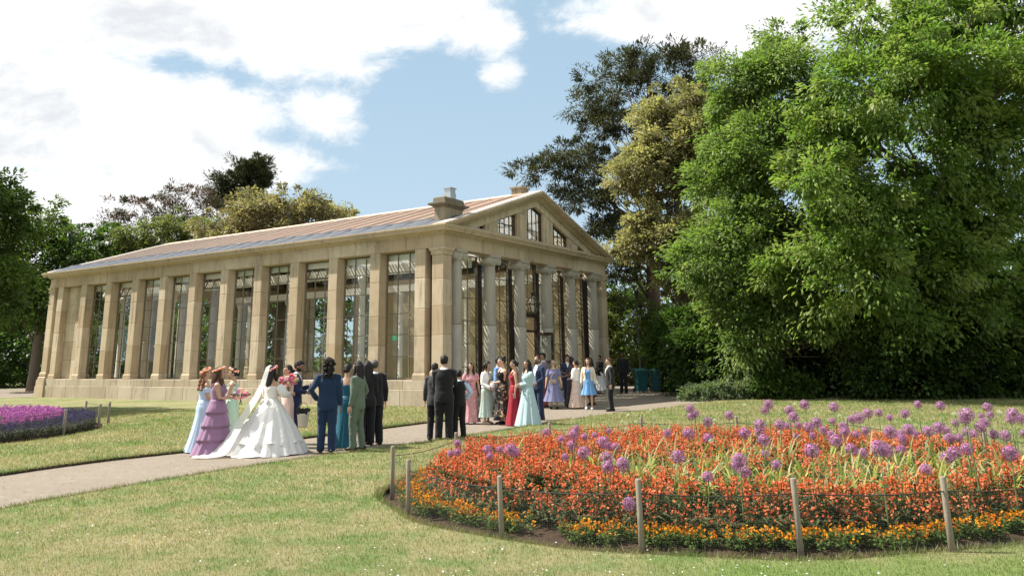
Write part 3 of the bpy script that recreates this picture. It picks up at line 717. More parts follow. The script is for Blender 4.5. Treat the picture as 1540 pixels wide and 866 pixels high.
def crown(name, parent, lobes, n_clump, per, clump_r, leaf, cols, mat, seed, droop=0.35, flat=0.6, wr=0.45, shell=0.62, keep=None, spread=0.28, kind=None, gaps=0.0):
    r = np.random.default_rng(seed); C_, D_ = pick_clumps(lobes, n_clump, seed, shell, keep, gaps)
    cr = clump_r * (0.4 + 1.25 * r.random(n_clump) ** 1.4); far_ = r.random(n_clump) < 0.16; C_ = C_ + D_ * (far_ * (0.25 + 0.75 * r.random(n_clump)) * clump_r * 1.3)[:, None]; cr = np.where(far_, cr * 0.6, cr); idx = np.repeat(np.arange(n_clump), per)
    u = unit(r.normal(size=(len(idx), 3))); rad = r.random(len(idx)) ** 0.45
    off = u * rad[:, None] * cr[idx][:, None]; off[:, 2] *= flat
    # a clump is a spray: it runs outwards and hangs at its tip
    along = r.random(len(idx)) * cr[idx] * 1.1
    off += D_[idx] * along[:, None] * np.array([1, 1, 0.5]); off[:, 2] -= droop * along ** 2 / np.maximum(clump_r, .2)
    P = C_[idx] + off
    ax = unit(D_[idx] * 0.7 + u * 0.9 + np.array([0, 0, -droop]) + r.normal(size=u.shape) * 0.35)
    nr = unit(np.array([0, 0, 1.0]) * 0.8 + u * 0.5 + r.normal(size=u.shape) * 0.45)
    ln = leaf * (0.65 + 0.7 * r.random(len(idx)))
    v, f = leaf_quads(P, ax, nr, ln, ln * wr)
    cols = np.array(cols, float); base = cols[r.integers(0, len(cols), n_clump)][idx]
    tint = base * (1 - spread / 2 + spread * r.random(len(idx)))[:, None] * (0.92 + 0.16 * r.random((len(idx), 3)))
    o = link(name, fast_mesh(name, v, f, mat, tint), parent)
    return o, C_
def limbs(name, parent, base, top, r0, tips, mat, seed, n_main=6, lean=0.0):
    """trunk with forking limbs that reach into the crown"""
    r = random.Random(seed); b = MB(); base = Vector(base); top = Vector(top)
    pts = [base.lerp(top, t) + Vector((r.uniform(-.15, .15), r.uniform(-.15, .15), 0)) * (1 if 0 < t < 1 else 0) for t in (0, .12, .3, .5, .7, .88, 1)]
    b.tube(pts, [r0 * 1.5, r0 * 1.08, r0, r0 * .85, r0 * .62, r0 * .4, r0 * .2], 10)
    tips = [Vector(t) for t in tips]; r.shuffle(tips)
    for i, t in enumerate(tips):
        f = min(0.92, max(0.16, (t.z - base.z) / max(0.5, (top.z - base.z)) * r.uniform(0.5, 0.85)))
        k = int(f * 6); s = pts[min(k, 5)].lerp(pts[min(k + 1, 6)], f * 6 - k)
        big = i < n_main
        rr = r0 * (0.42 if big else 0.16) * r.uniform(.7, 1.2) * (1.1 - f * 0.7)
        m1 = s.lerp(t, .35) + Vector((0, 0, (t - s).length * r.uniform(0.02, .16))); m2 = s.lerp(t, .7) + Vector((r.uniform(-.3, .3), r.uniform(-.3, .3), (t - s).length * r.uniform(.02, .12)))
        b.tube([s, m1, m2, t], [rr, rr * .75, rr * .5, rr * .22], 6)
    return b.build(name, mat, parent)
def tree(label, cat, base, top, r0, lobes, n_clump, per, clump_r, leaf, cols, seed, mat=None, bk=None, group=None, n_tips=40, name='tree', **kw):
    t = empty(name, base); tag(t, label, cat, group)
    B0 = Vector(base); lo = [(l[0] - B0.x, l[1] - B0.y, l[2] - B0.z, l[3], l[4], l[5]) for l in lobes]
    kp = kw.pop('keep', None)
    if kw.pop('lumpy', True): lo = explode(lo, seed)
    o, C_ = crown('crown', t, lo, n_clump, per, clump_r, leaf, cols, mat or M['leaf'], seed, keep=kp, **kw)
    if r0 > 0:
        sel = C_[np.random.default_rng(seed + 1).permutation(len(C_))[:n_tips]]
        limbs('trunk', t, (0, 0, -0.15), Vector(top) - B0, r0, [c * np.array([.93, .93, 1]) for c in sel], bk or M['bark'], seed)
    return t
G_LIGHT = [(0.167, 0.235, 0.065), (0.192, 0.261, 0.08), (0.132, 0.198, 0.056), (0.217, 0.271, 0.095)]
G_CHEST = [(0.151, 0.228, 0.053), (0.189, 0.266, 0.067), (0.12, 0.19, 0.046), (0.233, 0.291, 0.09)]
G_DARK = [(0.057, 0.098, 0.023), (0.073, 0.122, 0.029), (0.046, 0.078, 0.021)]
G_OLIVE = [(0.279, 0.228, 0.143), (0.23, 0.187, 0.12), (0.328, 0.27, 0.175), (0.172, 0.145, 0.092)]
G_PINE = [(0.07, 0.078, 0.03), (0.088, 0.093, 0.036), (0.052, 0.059, 0.025)]
G_RED = [(0.15, 0.09, 0.065), (0.115, 0.08, 0.055), (0.08, 0.085, 0.05)]

# the two big broadleaved trees on the right
tree('tall fresh green broadleaved tree right of the brown oak, its branches sweeping to the ground', 'tree', (10.4, 33.0, -0.09), (10.6, 32.4, 13.5), 0.38,
     [(10.6, 32.6, 4.4, 3.6, 3.0, 3.6), (9.2, 32.2, 3.0, 2.2, 2.0, 2.3), (11.3, 32.4, 8.4, 3.0, 2.8, 3.2), (11.6, 32.6, 11.8, 2.6, 2.3, 3.0), (10.6, 32.4, 10.2, 1.9, 1.9, 2.2), (12.0, 32.6, 13.9, 1.3, 1.3, 1.7), (10.4, 32.2, 13.2, 1.0, 1.0, 1.3), (12.8, 32.4, 6.0, 3.2, 2.4, 4.5), (8.3, 32.0, 5.2, 1.7, 1.5, 1.5), (10.1, 32.2, 9.6, 1.8, 1.6, 1.8), (9.3, 32.2, 7.3, 1.5, 1.4, 1.4), (11.6, 32.2, 6.6, 2.0, 1.6, 2.0), (10.4, 31.4, 1.9, 2.6, 1.2, 1.6), (12.8, 31.4, 2.2, 2.2, 1.2, 1.8)],
     1450, 110, 0.60, 0.175, G_LIGHT, 21, droop=0.4, n_tips=70, gaps=0.16)
tree('largest chestnut tree at the right edge, crown cut off by the picture above dark boughs', 'tree', (17.6, 30.6, -0.09), (17.4, 30.0, 16.5), 0.5,
     [(15.6, 28.2, 9.6, 4.6, 3.3, 3.6), (13.0, 27.8, 7.0, 2.9, 2.3, 2.6), (17.6, 28.0, 13.8, 4.4, 3.4, 3.4), (14.9, 27.8, 12.6, 2.2, 2.2, 2.2), (20.2, 28.4, 10.0, 4.6, 3.4, 4.2), (12.4, 28.6, 4.2, 2.6, 2.0, 2.3), (14.4, 28.9, 4.6, 2.4, 1.8, 2.4), (18.0, 30.2, 6.0, 5.0, 2.2, 3.2), (19.0, 30.4, 3.2, 6.0, 2.0, 2.4), (11.4, 28.4, 9.2, 1.5, 1.4, 1.5), (13.6, 29.2, 2.4, 2.0, 1.2, 1.6), (16.6, 29.4, 2.6, 1.8, 1.2, 1.4), (21.5, 29.0, 16.0, 4.0, 3.0, 3.0)],
     1500, 128, 0.62, 0.205, G_CHEST, 22, droop=0.5, wr=0.42, n_tips=80, gaps=0.16)
# pine, evergreen oak behind
pine_lobes = [(9.3, 48.6, 20.0, 3.4, 2.4, 1.2), (6.8, 48.3, 18.4, 2.6, 2.2, 1.3), (11.4, 48.6, 20.3, 2.2, 1.8, 0.9), (5.2, 48, 16.2, 2.2, 2.0, 1.3), (7.6, 48.4, 16.0, 2.8, 2.2, 1.3), (4.4, 48, 14.0, 1.7, 1.6, 1.0), (6.6, 48, 13.2, 2.6, 2.0, 1.1), (2.6, 47.6, 12.4, 2.2, 1.6, 0.9), (1.0, 47.4, 12.9, 1.0, 0.9, 0.6), (5.0, 47.6, 11.0, 2.4, 1.8, 1.0), (6.6, 47.8, 9.2, 2.0, 1.8, 1.0), (11.0, 48.4, 17.2, 2.2, 1.8, 1.6), (4.6, 47.4, 8.6, 1.7, 1.4, 0.8), (6.4, 47.6, 6.6, 1.6, 1.4, 0.9), (5.6, 47.6, 4.6, 1.3, 1.2, 0.8)]
tree('tallest dark pine with crooked bare limbs showing behind the pediment', 'pine tree', (8.4, 49.0, -0.09), (9.2, 48.6, 20.0), 0.42, pine_lobes, 430, 120, 0.50, 0.30, G_PINE, 23,
     mat=M['needle'], bk=M['bark_pine'], droop=-0.1, flat=0.6, wr=0.20, shell=0.45, n_tips=46, name='pine_tree')
tree('tan leaved evergreen oak between the dark pine and the fresh green tree', 'oak tree', (9.2, 43.0, -0.09), (9.4, 42.6, 14.5), 0.34,
     [(9.2, 42.2, 13.3, 2.3, 2.0, 2.0), (10.6, 42.6, 15.0, 2.3, 1.7, 1.3), (7.7, 42.2, 11.0, 1.8, 1.7, 1.9), (9.6, 42.2, 10.4, 2.4, 1.9, 2.2), (7.4, 42.0, 8.2, 1.6, 1.5, 1.5), (8.9, 42.2, 7.4, 2.2, 1.7, 1.7), (6.2, 42.0, 7.2, 0.9, 0.9, 0.7), (11.4, 42.6, 12.0, 1.7, 1.5, 2.0), (10.4, 42.4, 5.4, 2.0, 1.5, 1.6)],
     1150, 74, 0.5, 0.20, [(0.345, 0.305, 0.18), (0.29, 0.255, 0.15), (0.41, 0.365, 0.22), (0.23, 0.205, 0.125)], 24, droop=0.15, n_tips=50, wr=0.5, gaps=0.2)
# left edge and behind the roof
tree('dark green broadleaved tree at the far left edge of the lawn', 'tree', (-24.2, 32.2, -0.09), (-24.2, 31.8, 14.5), 0.36,
     [(-21.0, 31.0, 4.4, 1.9, 1.7, 1.9), (-21.5, 31.0, 7.2, 1.9, 1.8, 2.0), (-23.5, 31.2, 5.5, 2.8, 2.2, 3.0), (-25.9, 31.2, 10.8, 2.6, 2.4, 2.8), (-26.4, 31.4, 14.0, 2.4, 2.2, 2.1), (-22.9, 31.0, 8.9, 1.2, 1.2, 1.0), (-27.0, 31.4, 8.5, 3.0, 2.4, 4.5)],
     1000, 80, 0.5, 0.19, [(0.10, 0.145, 0.036), (0.125, 0.17, 0.044), (0.08, 0.12, 0.03)], 25, n_tips=36, gaps=0.2)
tree('bright green tree standing behind the far left corner of the roof', 'tree', (-31.2, 52, -0.09), (-31, 52, 10.6), 0.28,
     [(-31.6, 51.4, 9.0, 2.2, 1.8, 1.9), (-29.4, 51.2, 8.2, 1.7, 1.5, 1.4), (-32.6, 51.6, 6.0, 3.0, 2.0, 2.6), (-30.0, 51.4, 5.2, 2.4, 1.8, 2.2)], 420, 52, 0.55, 0.27, [(0.065, 0.105, 0.022), (0.08, 0.12, 0.026), (0.05, 0.085, 0.018)], 26)
tree('dark yew tree beside the bright green tree behind the far roof corner', 'yew tree', (-27.8, 54.5, -0.09), (-27.8, 54.5, 11.0), 0.28,
     [(-28.6, 54, 9.6, 1.9, 1.7, 1.6), (-27.0, 54, 9.0, 1.5, 1.4, 1.6), (-27.8, 54, 6.0, 2.9, 2.1, 3.0), (-25.4, 54, 7.6, 1.4, 1.3, 1.6)], 380, 62, 0.5, 0.22, G_DARK, 27, droop=0.1)
tree('rusty flat topped pine with open branches over the left part of the roof', 'pine tree', (-27.0, 58.5, -0.09), (-25.8, 58.4, 13.2), 0.26,
     [(-28.6, 58, 13.0, 1.8, 1.3, 0.65), (-26.4, 58, 14.1, 1.7, 1.2, 0.6), (-24.2, 58, 13.8, 1.7, 1.2, 0.55), (-22.6, 58, 12.8, 1.2, 1.0, 0.7), (-29.9, 58, 12.0, 1.0, 0.8, 0.5), (-25.4, 58, 12.4, 1.3, 1.0, 0.4)], 105, 60, 0.42, 0.30, G_RED, 28, mat=M['needle'], bk=M['bark_pine'], droop=0.0, wr=0.20, n_tips=70, lumpy=False, name='pine_tree')
tree('pale olive green tree low behind the roof below the rusty pine', 'tree', (-24.8, 54, -0.09), (-24.6, 54, 10.5), 0.22,
     [(-24.2, 53.4, 10.1, 2.2, 1.6, 1.2), (-22.4, 53.4, 10.6, 1.4, 1.2, 0.9), (-25.6, 53.6, 8.6, 1.6, 1.5, 1.7), (-23.2, 53.6, 8.2, 2.2, 1.6, 1.8)], 300, 50, 0.45, 0.2, [(0.14, 0.16, 0.05), (0.11, 0.13, 0.045), (0.16, 0.165, 0.06)], 29)
tree('dark pointed pine rising between the rusty pine and the tan dome', 'pine tree', (-22.0, 62.5, -0.09), (-21.6, 62.4, 17.4), 0.26,
     [(-21.6, 62, 17.0, 1.1, 1.0, 0.75), (-22.7, 62, 15.8, 1.2, 1.0, 0.7), (-21.0, 62, 15.8, 1.0, 1.0, 0.6), (-23.4, 62, 14.3, 1.2, 1.0, 0.7), (-21.8, 62, 14.2, 1.6, 1.2, 0.9), (-20.4, 62, 17.0, .6, .6, .4)], 170, 110, 0.42, 0.34, G_PINE, 30, mat=M['needle'], bk=M['bark_pine'], droop=-0.2, wr=0.20, n_tips=24, name='pine_tree')
tree('broad tan domed evergreen oak behind the middle of the roof', 'oak tree', (-15.2, 51.5, -0.09), (-15.2, 51.5, 11.4), 0.34,
     [(-15.6, 50.6, 10.3, 3.2, 2.4, 2.4), (-17.6, 50.6, 9.5, 2.4, 2.0, 2.1), (-12.8, 50.6, 10.3, 2.3, 2.0, 1.9), (-14.6, 50.8, 8.0, 4.2, 2.6, 2.4), (-18.9, 50.8, 8.4, 1.6, 1.5, 1.5)], 900, 56, 0.46, 0.21, G_OLIVE, 31, droop=0.15, wr=0.5)
# hedge and undergrowth to the right of the building
def shrub(label, cat, lobes, n, per, cr, leaf, cols, seed, name='shrub', group=None, stem=True, **kw):
    x = lobes[0][0]; y = lobes[0][1]
    t = empty(name, (x, y, -0.09)); tag(t, label, cat, group)
    lo = [(l[0] - x, l[1] - y, l[2] + 0.09, l[3], l[4], l[5]) for l in lobes]
    o, C_ = crown('foliage', t, lo, n, per, cr, leaf, cols, M['leaf'], seed, keep=lambda p: p[2] > 0.05, **kw)
    if stem:
        b = MB(); rr = random.Random(seed)
        for i in range(7):
            c = C_[rr.randrange(len(C_))]; b.tube([(rr.uniform(-.2, .2) + c[0] * .4, rr.uniform(-.1, .1) + c[1] * .4, -0.05), (c[0] * .7, c[1] * .7, c[2] * .55), tuple(c)], [0.05, 0.035, 0.015], 5)
        b.build('stem', M['bark'], t)
    return t
shrub('sunlit tall green hedge just past the right corner of the portico', 'hedge', [(6.6, 47.4, 2.4, 2.2, 1.4, 2.6), (8.8, 47.6, 2.2, 1.8, 1.4, 2.4), (4.6, 47.6, 2.4, 1.8, 1.4, 2.6)], 460, 60, 0.42, 0.20, [(0.13, 0.15, 0.04), (0.10, 0.13, 0.035), (0.15, 0.16, 0.05)], 41, name='hedge')
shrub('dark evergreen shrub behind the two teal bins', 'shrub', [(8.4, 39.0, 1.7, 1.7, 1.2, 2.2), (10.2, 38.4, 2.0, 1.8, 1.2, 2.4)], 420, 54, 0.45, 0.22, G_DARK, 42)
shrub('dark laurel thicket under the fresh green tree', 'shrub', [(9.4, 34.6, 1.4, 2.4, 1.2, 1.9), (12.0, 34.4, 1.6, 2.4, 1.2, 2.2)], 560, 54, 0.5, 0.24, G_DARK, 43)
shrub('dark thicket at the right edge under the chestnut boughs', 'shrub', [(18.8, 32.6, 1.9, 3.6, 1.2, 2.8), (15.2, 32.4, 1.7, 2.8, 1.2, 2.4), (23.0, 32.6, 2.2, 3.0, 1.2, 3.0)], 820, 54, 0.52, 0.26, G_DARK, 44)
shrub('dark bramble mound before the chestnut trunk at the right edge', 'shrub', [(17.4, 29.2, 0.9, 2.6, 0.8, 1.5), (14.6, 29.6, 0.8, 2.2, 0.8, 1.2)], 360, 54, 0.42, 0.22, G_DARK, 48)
shrub('low silvery grey green shrub at the end of the lawn under the fresh green tree', 'shrub', [(7.75, 30.9, 0.2, 0.75, 0.45, 0.40), (8.7, 30.9, 0.2, 0.6, 0.4, 0.42), (7.0, 31.2, 0.14, 0.5, 0.4, 0.28)], 190, 46, 0.18, 0.11, [(0.20, 0.23, 0.15), (0.16, 0.20, 0.12), (0.12, 0.16, 0.09)], 45, stem=False)
shrub('low bright green shrub left of the big trunk behind the alliums', 'shrub', [(9.9, 30.6, 0.35, 0.7, 0.5, 0.65), (10.7, 30.4, 0.3, 0.7, 0.5, 0.5)], 130, 46, 0.25, 0.16, [(0.07, 0.12, 0.025), (0.09, 0.14, 0.03)], 46, stem=False)
shrub('dark yew hedge closing the view at the far left', 'hedge', [(-29.5, 60, 2.2, 5, 1.6, 3.2), (-36, 61, 2.4, 5, 1.6, 3.6), (-43, 61, 2.6, 5, 1.6, 4.0), (-24, 60, 2.0, 4, 1.6, 3)], 620, 46, 0.8, 0.34, G_DARK, 47, name='hedge')
# far wood that closes the horizon
def wood():
    r = np.random.default_rng(77); lobes = []
    for i in range(54):
        a = R(28 + 124 * i / 53) ; d = 85 + 14 * r.random(); x, y = d * math.cos(a), d * math.sin(a); h = 7 + 5 * r.random()
        if y < 50: d2 = 70 / max(0.4, math.sin(a)); x, y = min(60, max(-60, x)), max(y, 44)
        lobes.append((x, y, h * 0.45, 4.2, 3.2, h * 0.62))
    o, _ = crown('far_wood', None, lobes, 2600, 26, 1.1, 0.8, G_DARK + [(0.06, 0.09, 0.025), (0.075, 0.10, 0.03)], M['leaf'], 78, keep=lambda p: p[2] > -0.1)
    return tag(o, 'wood of mixed green trees closing the horizon behind the building', 'wood', kind='stuff')
wood()
# ---------------------------------------------------------------- grass, flower beds and their fences
def in_poly(x, y, poly):
    p = np.array(poly); q = np.roll(p, -1, 0); ins = np.zeros(len(x), bool)
    for (x1, y1), (x2, y2) in zip(p, q):
        c = ((y1 > y) != (y2 > y)) & (x < (x2 - x1) * (y - y1) / (y2 - y1 + 1e-12) + x1); ins ^= c
    return ins
def in_ell(x, y, e, k=1.0): return ((x - e[0]) / (e[2] * k)) ** 2 + ((y - e[1]) / (e[3] * k)) ** 2 < 1
def lawn_blade_material():
    m, t = new_mat('lawn_blades'); pos = t.add('NewGeometry').outputs['Position']
    c = lawn_colour(t, pos); at = t.add('Attribute', attribute_name='tint')
    c = t.mix(1.0, c, at.outputs['Color'], 'MULTIPLY')
    t.set(t.p.inputs['Base Color'], c); t.p.inputs['Roughness'].default_value = 0.75; t.p.inputs['Specular IOR Level'].default_value = 0.15
    tl = t.add('BsdfTranslucent', ins={'Color': t.mix(1.0, c, C4((1.15, 1.2, 0.7)), 'MULTIPLY')})
    mx = t.add('MixShader', ins={0: 0.35}); t.l.new(t.p.outputs[0], mx.inputs[1]); t.l.new(tl.outputs[0], mx.inputs[2]); t.l.new(mx.outputs[0], t.out.inputs[0])
    return m
M['blades'] = lawn_blade_material()
def grass(n, seed):
    r = np.random.default_rng(seed)
    y = 4.4 + 26 * r.random(n) ** 2.0; x = (r.random(n) - 0.5) * (1.5 * y + 2.0)
    ok = (in_poly(x, y, near_out) & ~in_poly(x, y, BED_EDGE)) | (in_poly(x, y, far_out) & ~in_poly(x, y, LBED_EDGE))
    x, y = x[ok], y[ok]; n = len(x)
    sc = np.clip(y / 9.0, 0.8, 2.6); h = (0.018 + 0.026 * r.random(n)) * sc ** 0.5; wd = 0.0035 * sc
    a = r.random(n) * 6.283; lean = 0.5 * r.normal(size=n) * h
    v = np.empty((n, 3, 3), np.float32); dx_, dy_ = np.cos(a) * wd, np.sin(a) * wd
    v[:, 0] = np.stack([x - dx_, y - dy_, np.full(n, -0.002)], 1); v[:, 1] = np.stack([x + dx_, y + dy_, np.full(n, -0.002)], 1)
    v[:, 2] = np.stack([x - np.sin(a) * lean + 0.3 * r.normal(size=n) * h, y + np.cos(a) * lean, h], 1)
    t = (0.75 + 0.75 * r.random((n, 1))) * np.array([[1.05, 1.05, 0.95]]) * (0.92 + 0.16 * r.random((n, 3)))
    o = link('grass', fast_mesh('grass', v.reshape(-1, 3), np.arange(n * 3).reshape(n, 3), M['blades'], t))
    return tag(o, 'short mown grass patched with dry straw coloured areas', 'grass', kind='stuff')
grass(520000, 51)
def daisies(n, seed):
    r = np.random.default_rng(seed); cx_ = np.array([(-4, 8.6), (-0.4, 7.3), (0.6, 7.2), (-8.5, 19), (-7.5, 21), (-2.5, 9.3), (1.6, 7.0), (-10.5, 17.5), (-3, 12), (-9.5, 22.5)])
    k = r.integers(0, len(cx_), n); x = cx_[k, 0] + r.normal(size=n) * 0.9; y = cx_[k, 1] + r.normal(size=n) * 0.45
    m = n // 3; x[:m] = -9 + 14 * r.random(m); y[:m] = 6.6 + 17 * r.random(m) ** 1.5
    ok = (in_poly(x, y, near_out) & ~in_poly(x, y, BED_EDGE)) | (in_poly(x, y, far_out) & ~in_poly(x, y, LBED_EDGE))
    x, y = x[ok], y[ok]; n = len(x); s = 0.0055 + 0.0035 * r.random(n); a = 2 * np.pi * np.arange(6) / 6
    tilt = r.normal(size=(n, 2)) * 0.25; z = 0.035 + 0.02 * r.random(n)
    v = np.stack([x[:, None] + s[:, None] * np.cos(a), y[:, None] + s[:, None] * np.sin(a), z[:, None] + s[:, None] * (np.cos(a) * tilt[:, :1] + np.sin(a) * tilt[:, 1:])], 2)
    o = link('daisies', fast_mesh('daisies', v.reshape(-1, 3), np.arange(n * 6).reshape(n, 6), M['petal'], np.full((n, 3), 0.82)))
    return tag(o, 'small white daisies scattered in the lawn', 'daisies', kind='stuff')
daisies(800, 52)
def edge_tufts(n, seed):
    """longer blades hanging over the cut edges of path and bed"""
    r = np.random.default_rng(seed); P = []; N_ = []
    for poly, closed in ((PATH_LOW[3:15], 0), (PATH_UP[2:16], 0), (BED_EDGE, 1)):
        a = np.array(poly + ([poly[0]] if closed else [])); seg = np.linalg.norm(np.diff(a, axis=0), axis=1); m = int(n * seg.sum() / 75)
        k = r.choice(len(seg), m, p=seg / seg.sum()); t = r.random((m, 1)); P.append(a[k] + (a[k + 1] - a[k]) * t + 0.02 * r.normal(size=(m, 2))); d = unit(a[k + 1] - a[k]); N_.append(np.stack([d[:, 1], -d[:, 0]], 1))
    P = np.concatenate(P); N_ = np.concatenate(N_); n = len(P); h = 0.03 + 0.05 * r.random(n) ** 2; a = r.random(n) * 6.283; w_ = 0.005
    v = np.empty((n, 3, 3), np.float32); v[:, 0] = np.stack([P[:, 0] - w_ * np.cos(a), P[:, 1] - w_ * np.sin(a), np.full(n, -.02)], 1); v[:, 1] = np.stack([P[:, 0] + w_ * np.cos(a), P[:, 1] + w_ * np.sin(a), np.full(n, -.02)], 1)
    v[:, 2] = np.stack([P[:, 0] + h * r.normal(size=n) * .7, P[:, 1] + h * r.normal(size=n) * .7, h], 1)
    o = link('edge_grass', fast_mesh('edge_grass', v.reshape(-1, 3), np.arange(n * 3).reshape(n, 3), M['blades'], (0.6 + 0.6 * r.random((n, 1))) * np.ones((1, 3)))); tag(o, 'longer grass along the cut edges of the path and bed', 'grass', kind='stuff')
edge_tufts(26000, 53)
def litter(n, seed):
    r = np.random.default_rng(seed); k = r.integers(0, 14, n); a, b_ = np.array(PATH_UP), np.array(PATH_LOW); t = r.random(n) ; j = np.clip(k, 0, 13)
    x = -9.5 + 12 * r.random(n); y = 10 + 17 * r.random(n); pp = list(PATH_UP[1:]) + [(3, 29), (9, 33)] + PATH_LOW[::-1][3:-1]; ok = in_poly(x, y, pp); x, y = x[ok], y[ok]; n = len(x)
    s = 0.008 + 0.016 * r.random(n) ** 2; q = r.random(n) * 6.283; v = np.stack([np.stack([x + s * f * np.cos(q + g_), y + s * f * np.sin(q + g_), np.full(n, -.046) + .006 * r.random(n)], 1) for g_, f in ((0, 1), (1.6, .5), (3.1, 1), (4.7, .5))], 1)
    c = np.array([(0.30, 0.24, 0.14), (0.16, 0.11, 0.07), (0.42, 0.36, 0.26), (0.10, 0.09, 0.05)])[r.integers(0, 4, n)]
    tag(link('fallen_leaves', fast_mesh('fallen_leaves', v.reshape(-1, 3), np.arange(n * 4).reshape(n, 4), M['petal'], c)), 'bits of leaf and grit scattered on the buff path', 'leaves', kind='stuff')
litter(9000, 54)

def flower_field(name, pts, hts, n_fl, fl_size, cols, leaf_cols, seed, spread=0.05, n_leaf=9, leaf_len=0.10, leaf_w=0.22, top=0.35, label='', cat='flowers', spike=1.0):
    """upright plants: leafy stems below, a head of small flowers each of two crossed petal pairs above"""
    r = np.random.default_rng(seed); n = len(pts); hts = np.asarray(hts); V = []; F = []; T = []; nv = 0
    idx = np.repeat(np.arange(n), n_fl); m = len(idx)
    u = r.random(m); rad = spread * (0.25 + r.random(m)) * (1.15 - 0.6 * u * spike); a = r.random(m) * 6.283
    P = np.stack([pts[idx, 0] + rad * np.cos(a), pts[idx, 1] + rad * np.sin(a), pts[idx, 2] + hts[idx] * (1 - top + top * u)], 1)
    s = fl_size * (0.7 + 0.6 * r.random(m))
    cols = np.array(cols, float); pc_ = cols[r.integers(0, len(cols), n)]
    mixc = cols[r.integers(0, len(cols), m)]; tc_ = 0.62 * pc_[idx] + 0.38 * mixc; tc_ = tc_ * (0.8 + 0.4 * r.random((m, 1)))
    for q in range(2):
        e1 = unit(r.normal(size=(m, 3)) + np.array([0, 0, 0.2])); e2 = unit(np.cross(e1, r.normal(size=(m, 3)) + np.array([0, -0.6, 0.3])))
        v = np.stack([P - e1 * s[:, None] * .5, P + e2 * s[:, None] * .32, P + e1 * s[:, None] * .5, P - e2 * s[:, None] * .32], 1).reshape(-1, 3)
        V.append(v); F.append(np.arange(m * 4).reshape(m, 4) + nv); nv += m * 4; T.append(tc_)
    idx = np.repeat(np.arange(n), n_leaf); m = len(idx); a = r.random(m) * 6.283; u = r.random(m)
    B_ = np.stack([pts[idx, 0] + .012 * np.cos(a), pts[idx, 1] + .012 * np.sin(a), pts[idx, 2] + hts[idx] * (0.06 + (0.98 - top) * u)], 1)
    ax = unit(np.stack([np.cos(a), np.sin(a), 0.15 + 0.8 * r.random(m)], 1)); L = leaf_len * (0.6 + 0.7 * r.random(m))
    v, f = leaf_quads(B_, ax, np.tile([0, 0, 1.0], (m, 1)) + 0.2 * r.normal(size=(m, 3)), L, L * leaf_w, 0.5)
    V.append(v); F.append(f + nv); nv += len(v); lc = np.array(leaf_cols, float); T.append(lc[r.integers(0, len(lc), m)] * (0.75 + 0.5 * r.random((m, 1))))
    # stems
    v = np.empty((n, 4, 3)); v[:, 0] = pts + [-.004, 0, -.02]; v[:, 1] = pts + [.004, 0, -.02]; tp = pts + np.stack([0 * hts, 0 * hts, hts * 0.95], 1); v[:, 2] = tp + [.003, 0, 0]; v[:, 3] = tp - [.003, 0, 0]
    V.append(v.reshape(-1, 3)); F.append(np.arange(n * 4).reshape(n, 4) + nv); T.append(np.tile(lc[0], (n, 1)))
    o = link(name, fast_mesh(name, np.concatenate(V), np.concatenate(F), M['petal'], np.concatenate(T)))
    return tag(o, label, cat, kind='stuff')
def scatter(e, n, r, rmin=0.0, rmax=1.0, gap=0.0):
    a = r.random(n) * 6.283; d = np.sqrt(rmin ** 2 + (rmax ** 2 - rmin ** 2) * r.random(n))
    return np.stack([e[0] + e[2] * d * np.cos(a), e[1] + e[3] * d * np.sin(a), np.full(n, 0.02)], 1)
r6 = np.random.default_rng(61)
def clump_noise(p, s, ph): return np.sin(p[:, 0] * s + ph) * np.cos(p[:, 1] * s * 1.3 + ph * 2) + 0.6 * np.sin(p[:, 0] * s * 2.3 + 1.7 * ph + p[:, 1] * s)
wp = scatter(BED, 4700, r6, 0.0, 0.875)
mid = ((wp[:, 0] - 3.6) / 2.6) ** 2 + ((wp[:, 1] - 10.4) / 1.6) ** 2 < 1                      # the middle is thinner, yellowing leaves show
wp = wp[~(mid & (r6.random(len(wp)) < 0.68)) & (clump_noise(wp, 2.2, 0.7) > -0.95)]
wh = (0.36 + 0.17 * r6.random(len(wp))) * (1 + 0.06 * clump_noise(wp, 1.6, 2.0))
ORANGE = [(0.74, 0.205, 0.065), (0.68, 0.15, 0.055), (0.76, 0.28, 0.11), (0.60, 0.13, 0.075), (0.76, 0.37, 0.21), (0.72, 0.24, 0.12)]
flower_field('wallflowers', wp, wh, 10, 0.034, ORANGE, [(0.075, 0.10, 0.045), (0.055, 0.08, 0.038), (0.12, 0.14, 0.06)], 62, spread=0.045, n_leaf=13, leaf_len=0.12, leaf_w=0.2, top=0.30, label='orange and salmon wallflowers massed across the round flower bed', cat='flowers')
rim = scatter(BED, 900, r6, 0.80, 0.905)
flower_field('low_wallflowers', rim, 0.22 + 0.14 * r6.random(len(rim)), 9, 0.033, ORANGE, [(0.085, 0.115, 0.05), (0.06, 0.09, 0.042), (0.13, 0.15, 0.065)], 68, spread=0.06, n_leaf=14, leaf_len=0.12, leaf_w=0.2, top=0.55, label='shorter salmon wallflowers towards the rim of the round bed', cat='flowers')
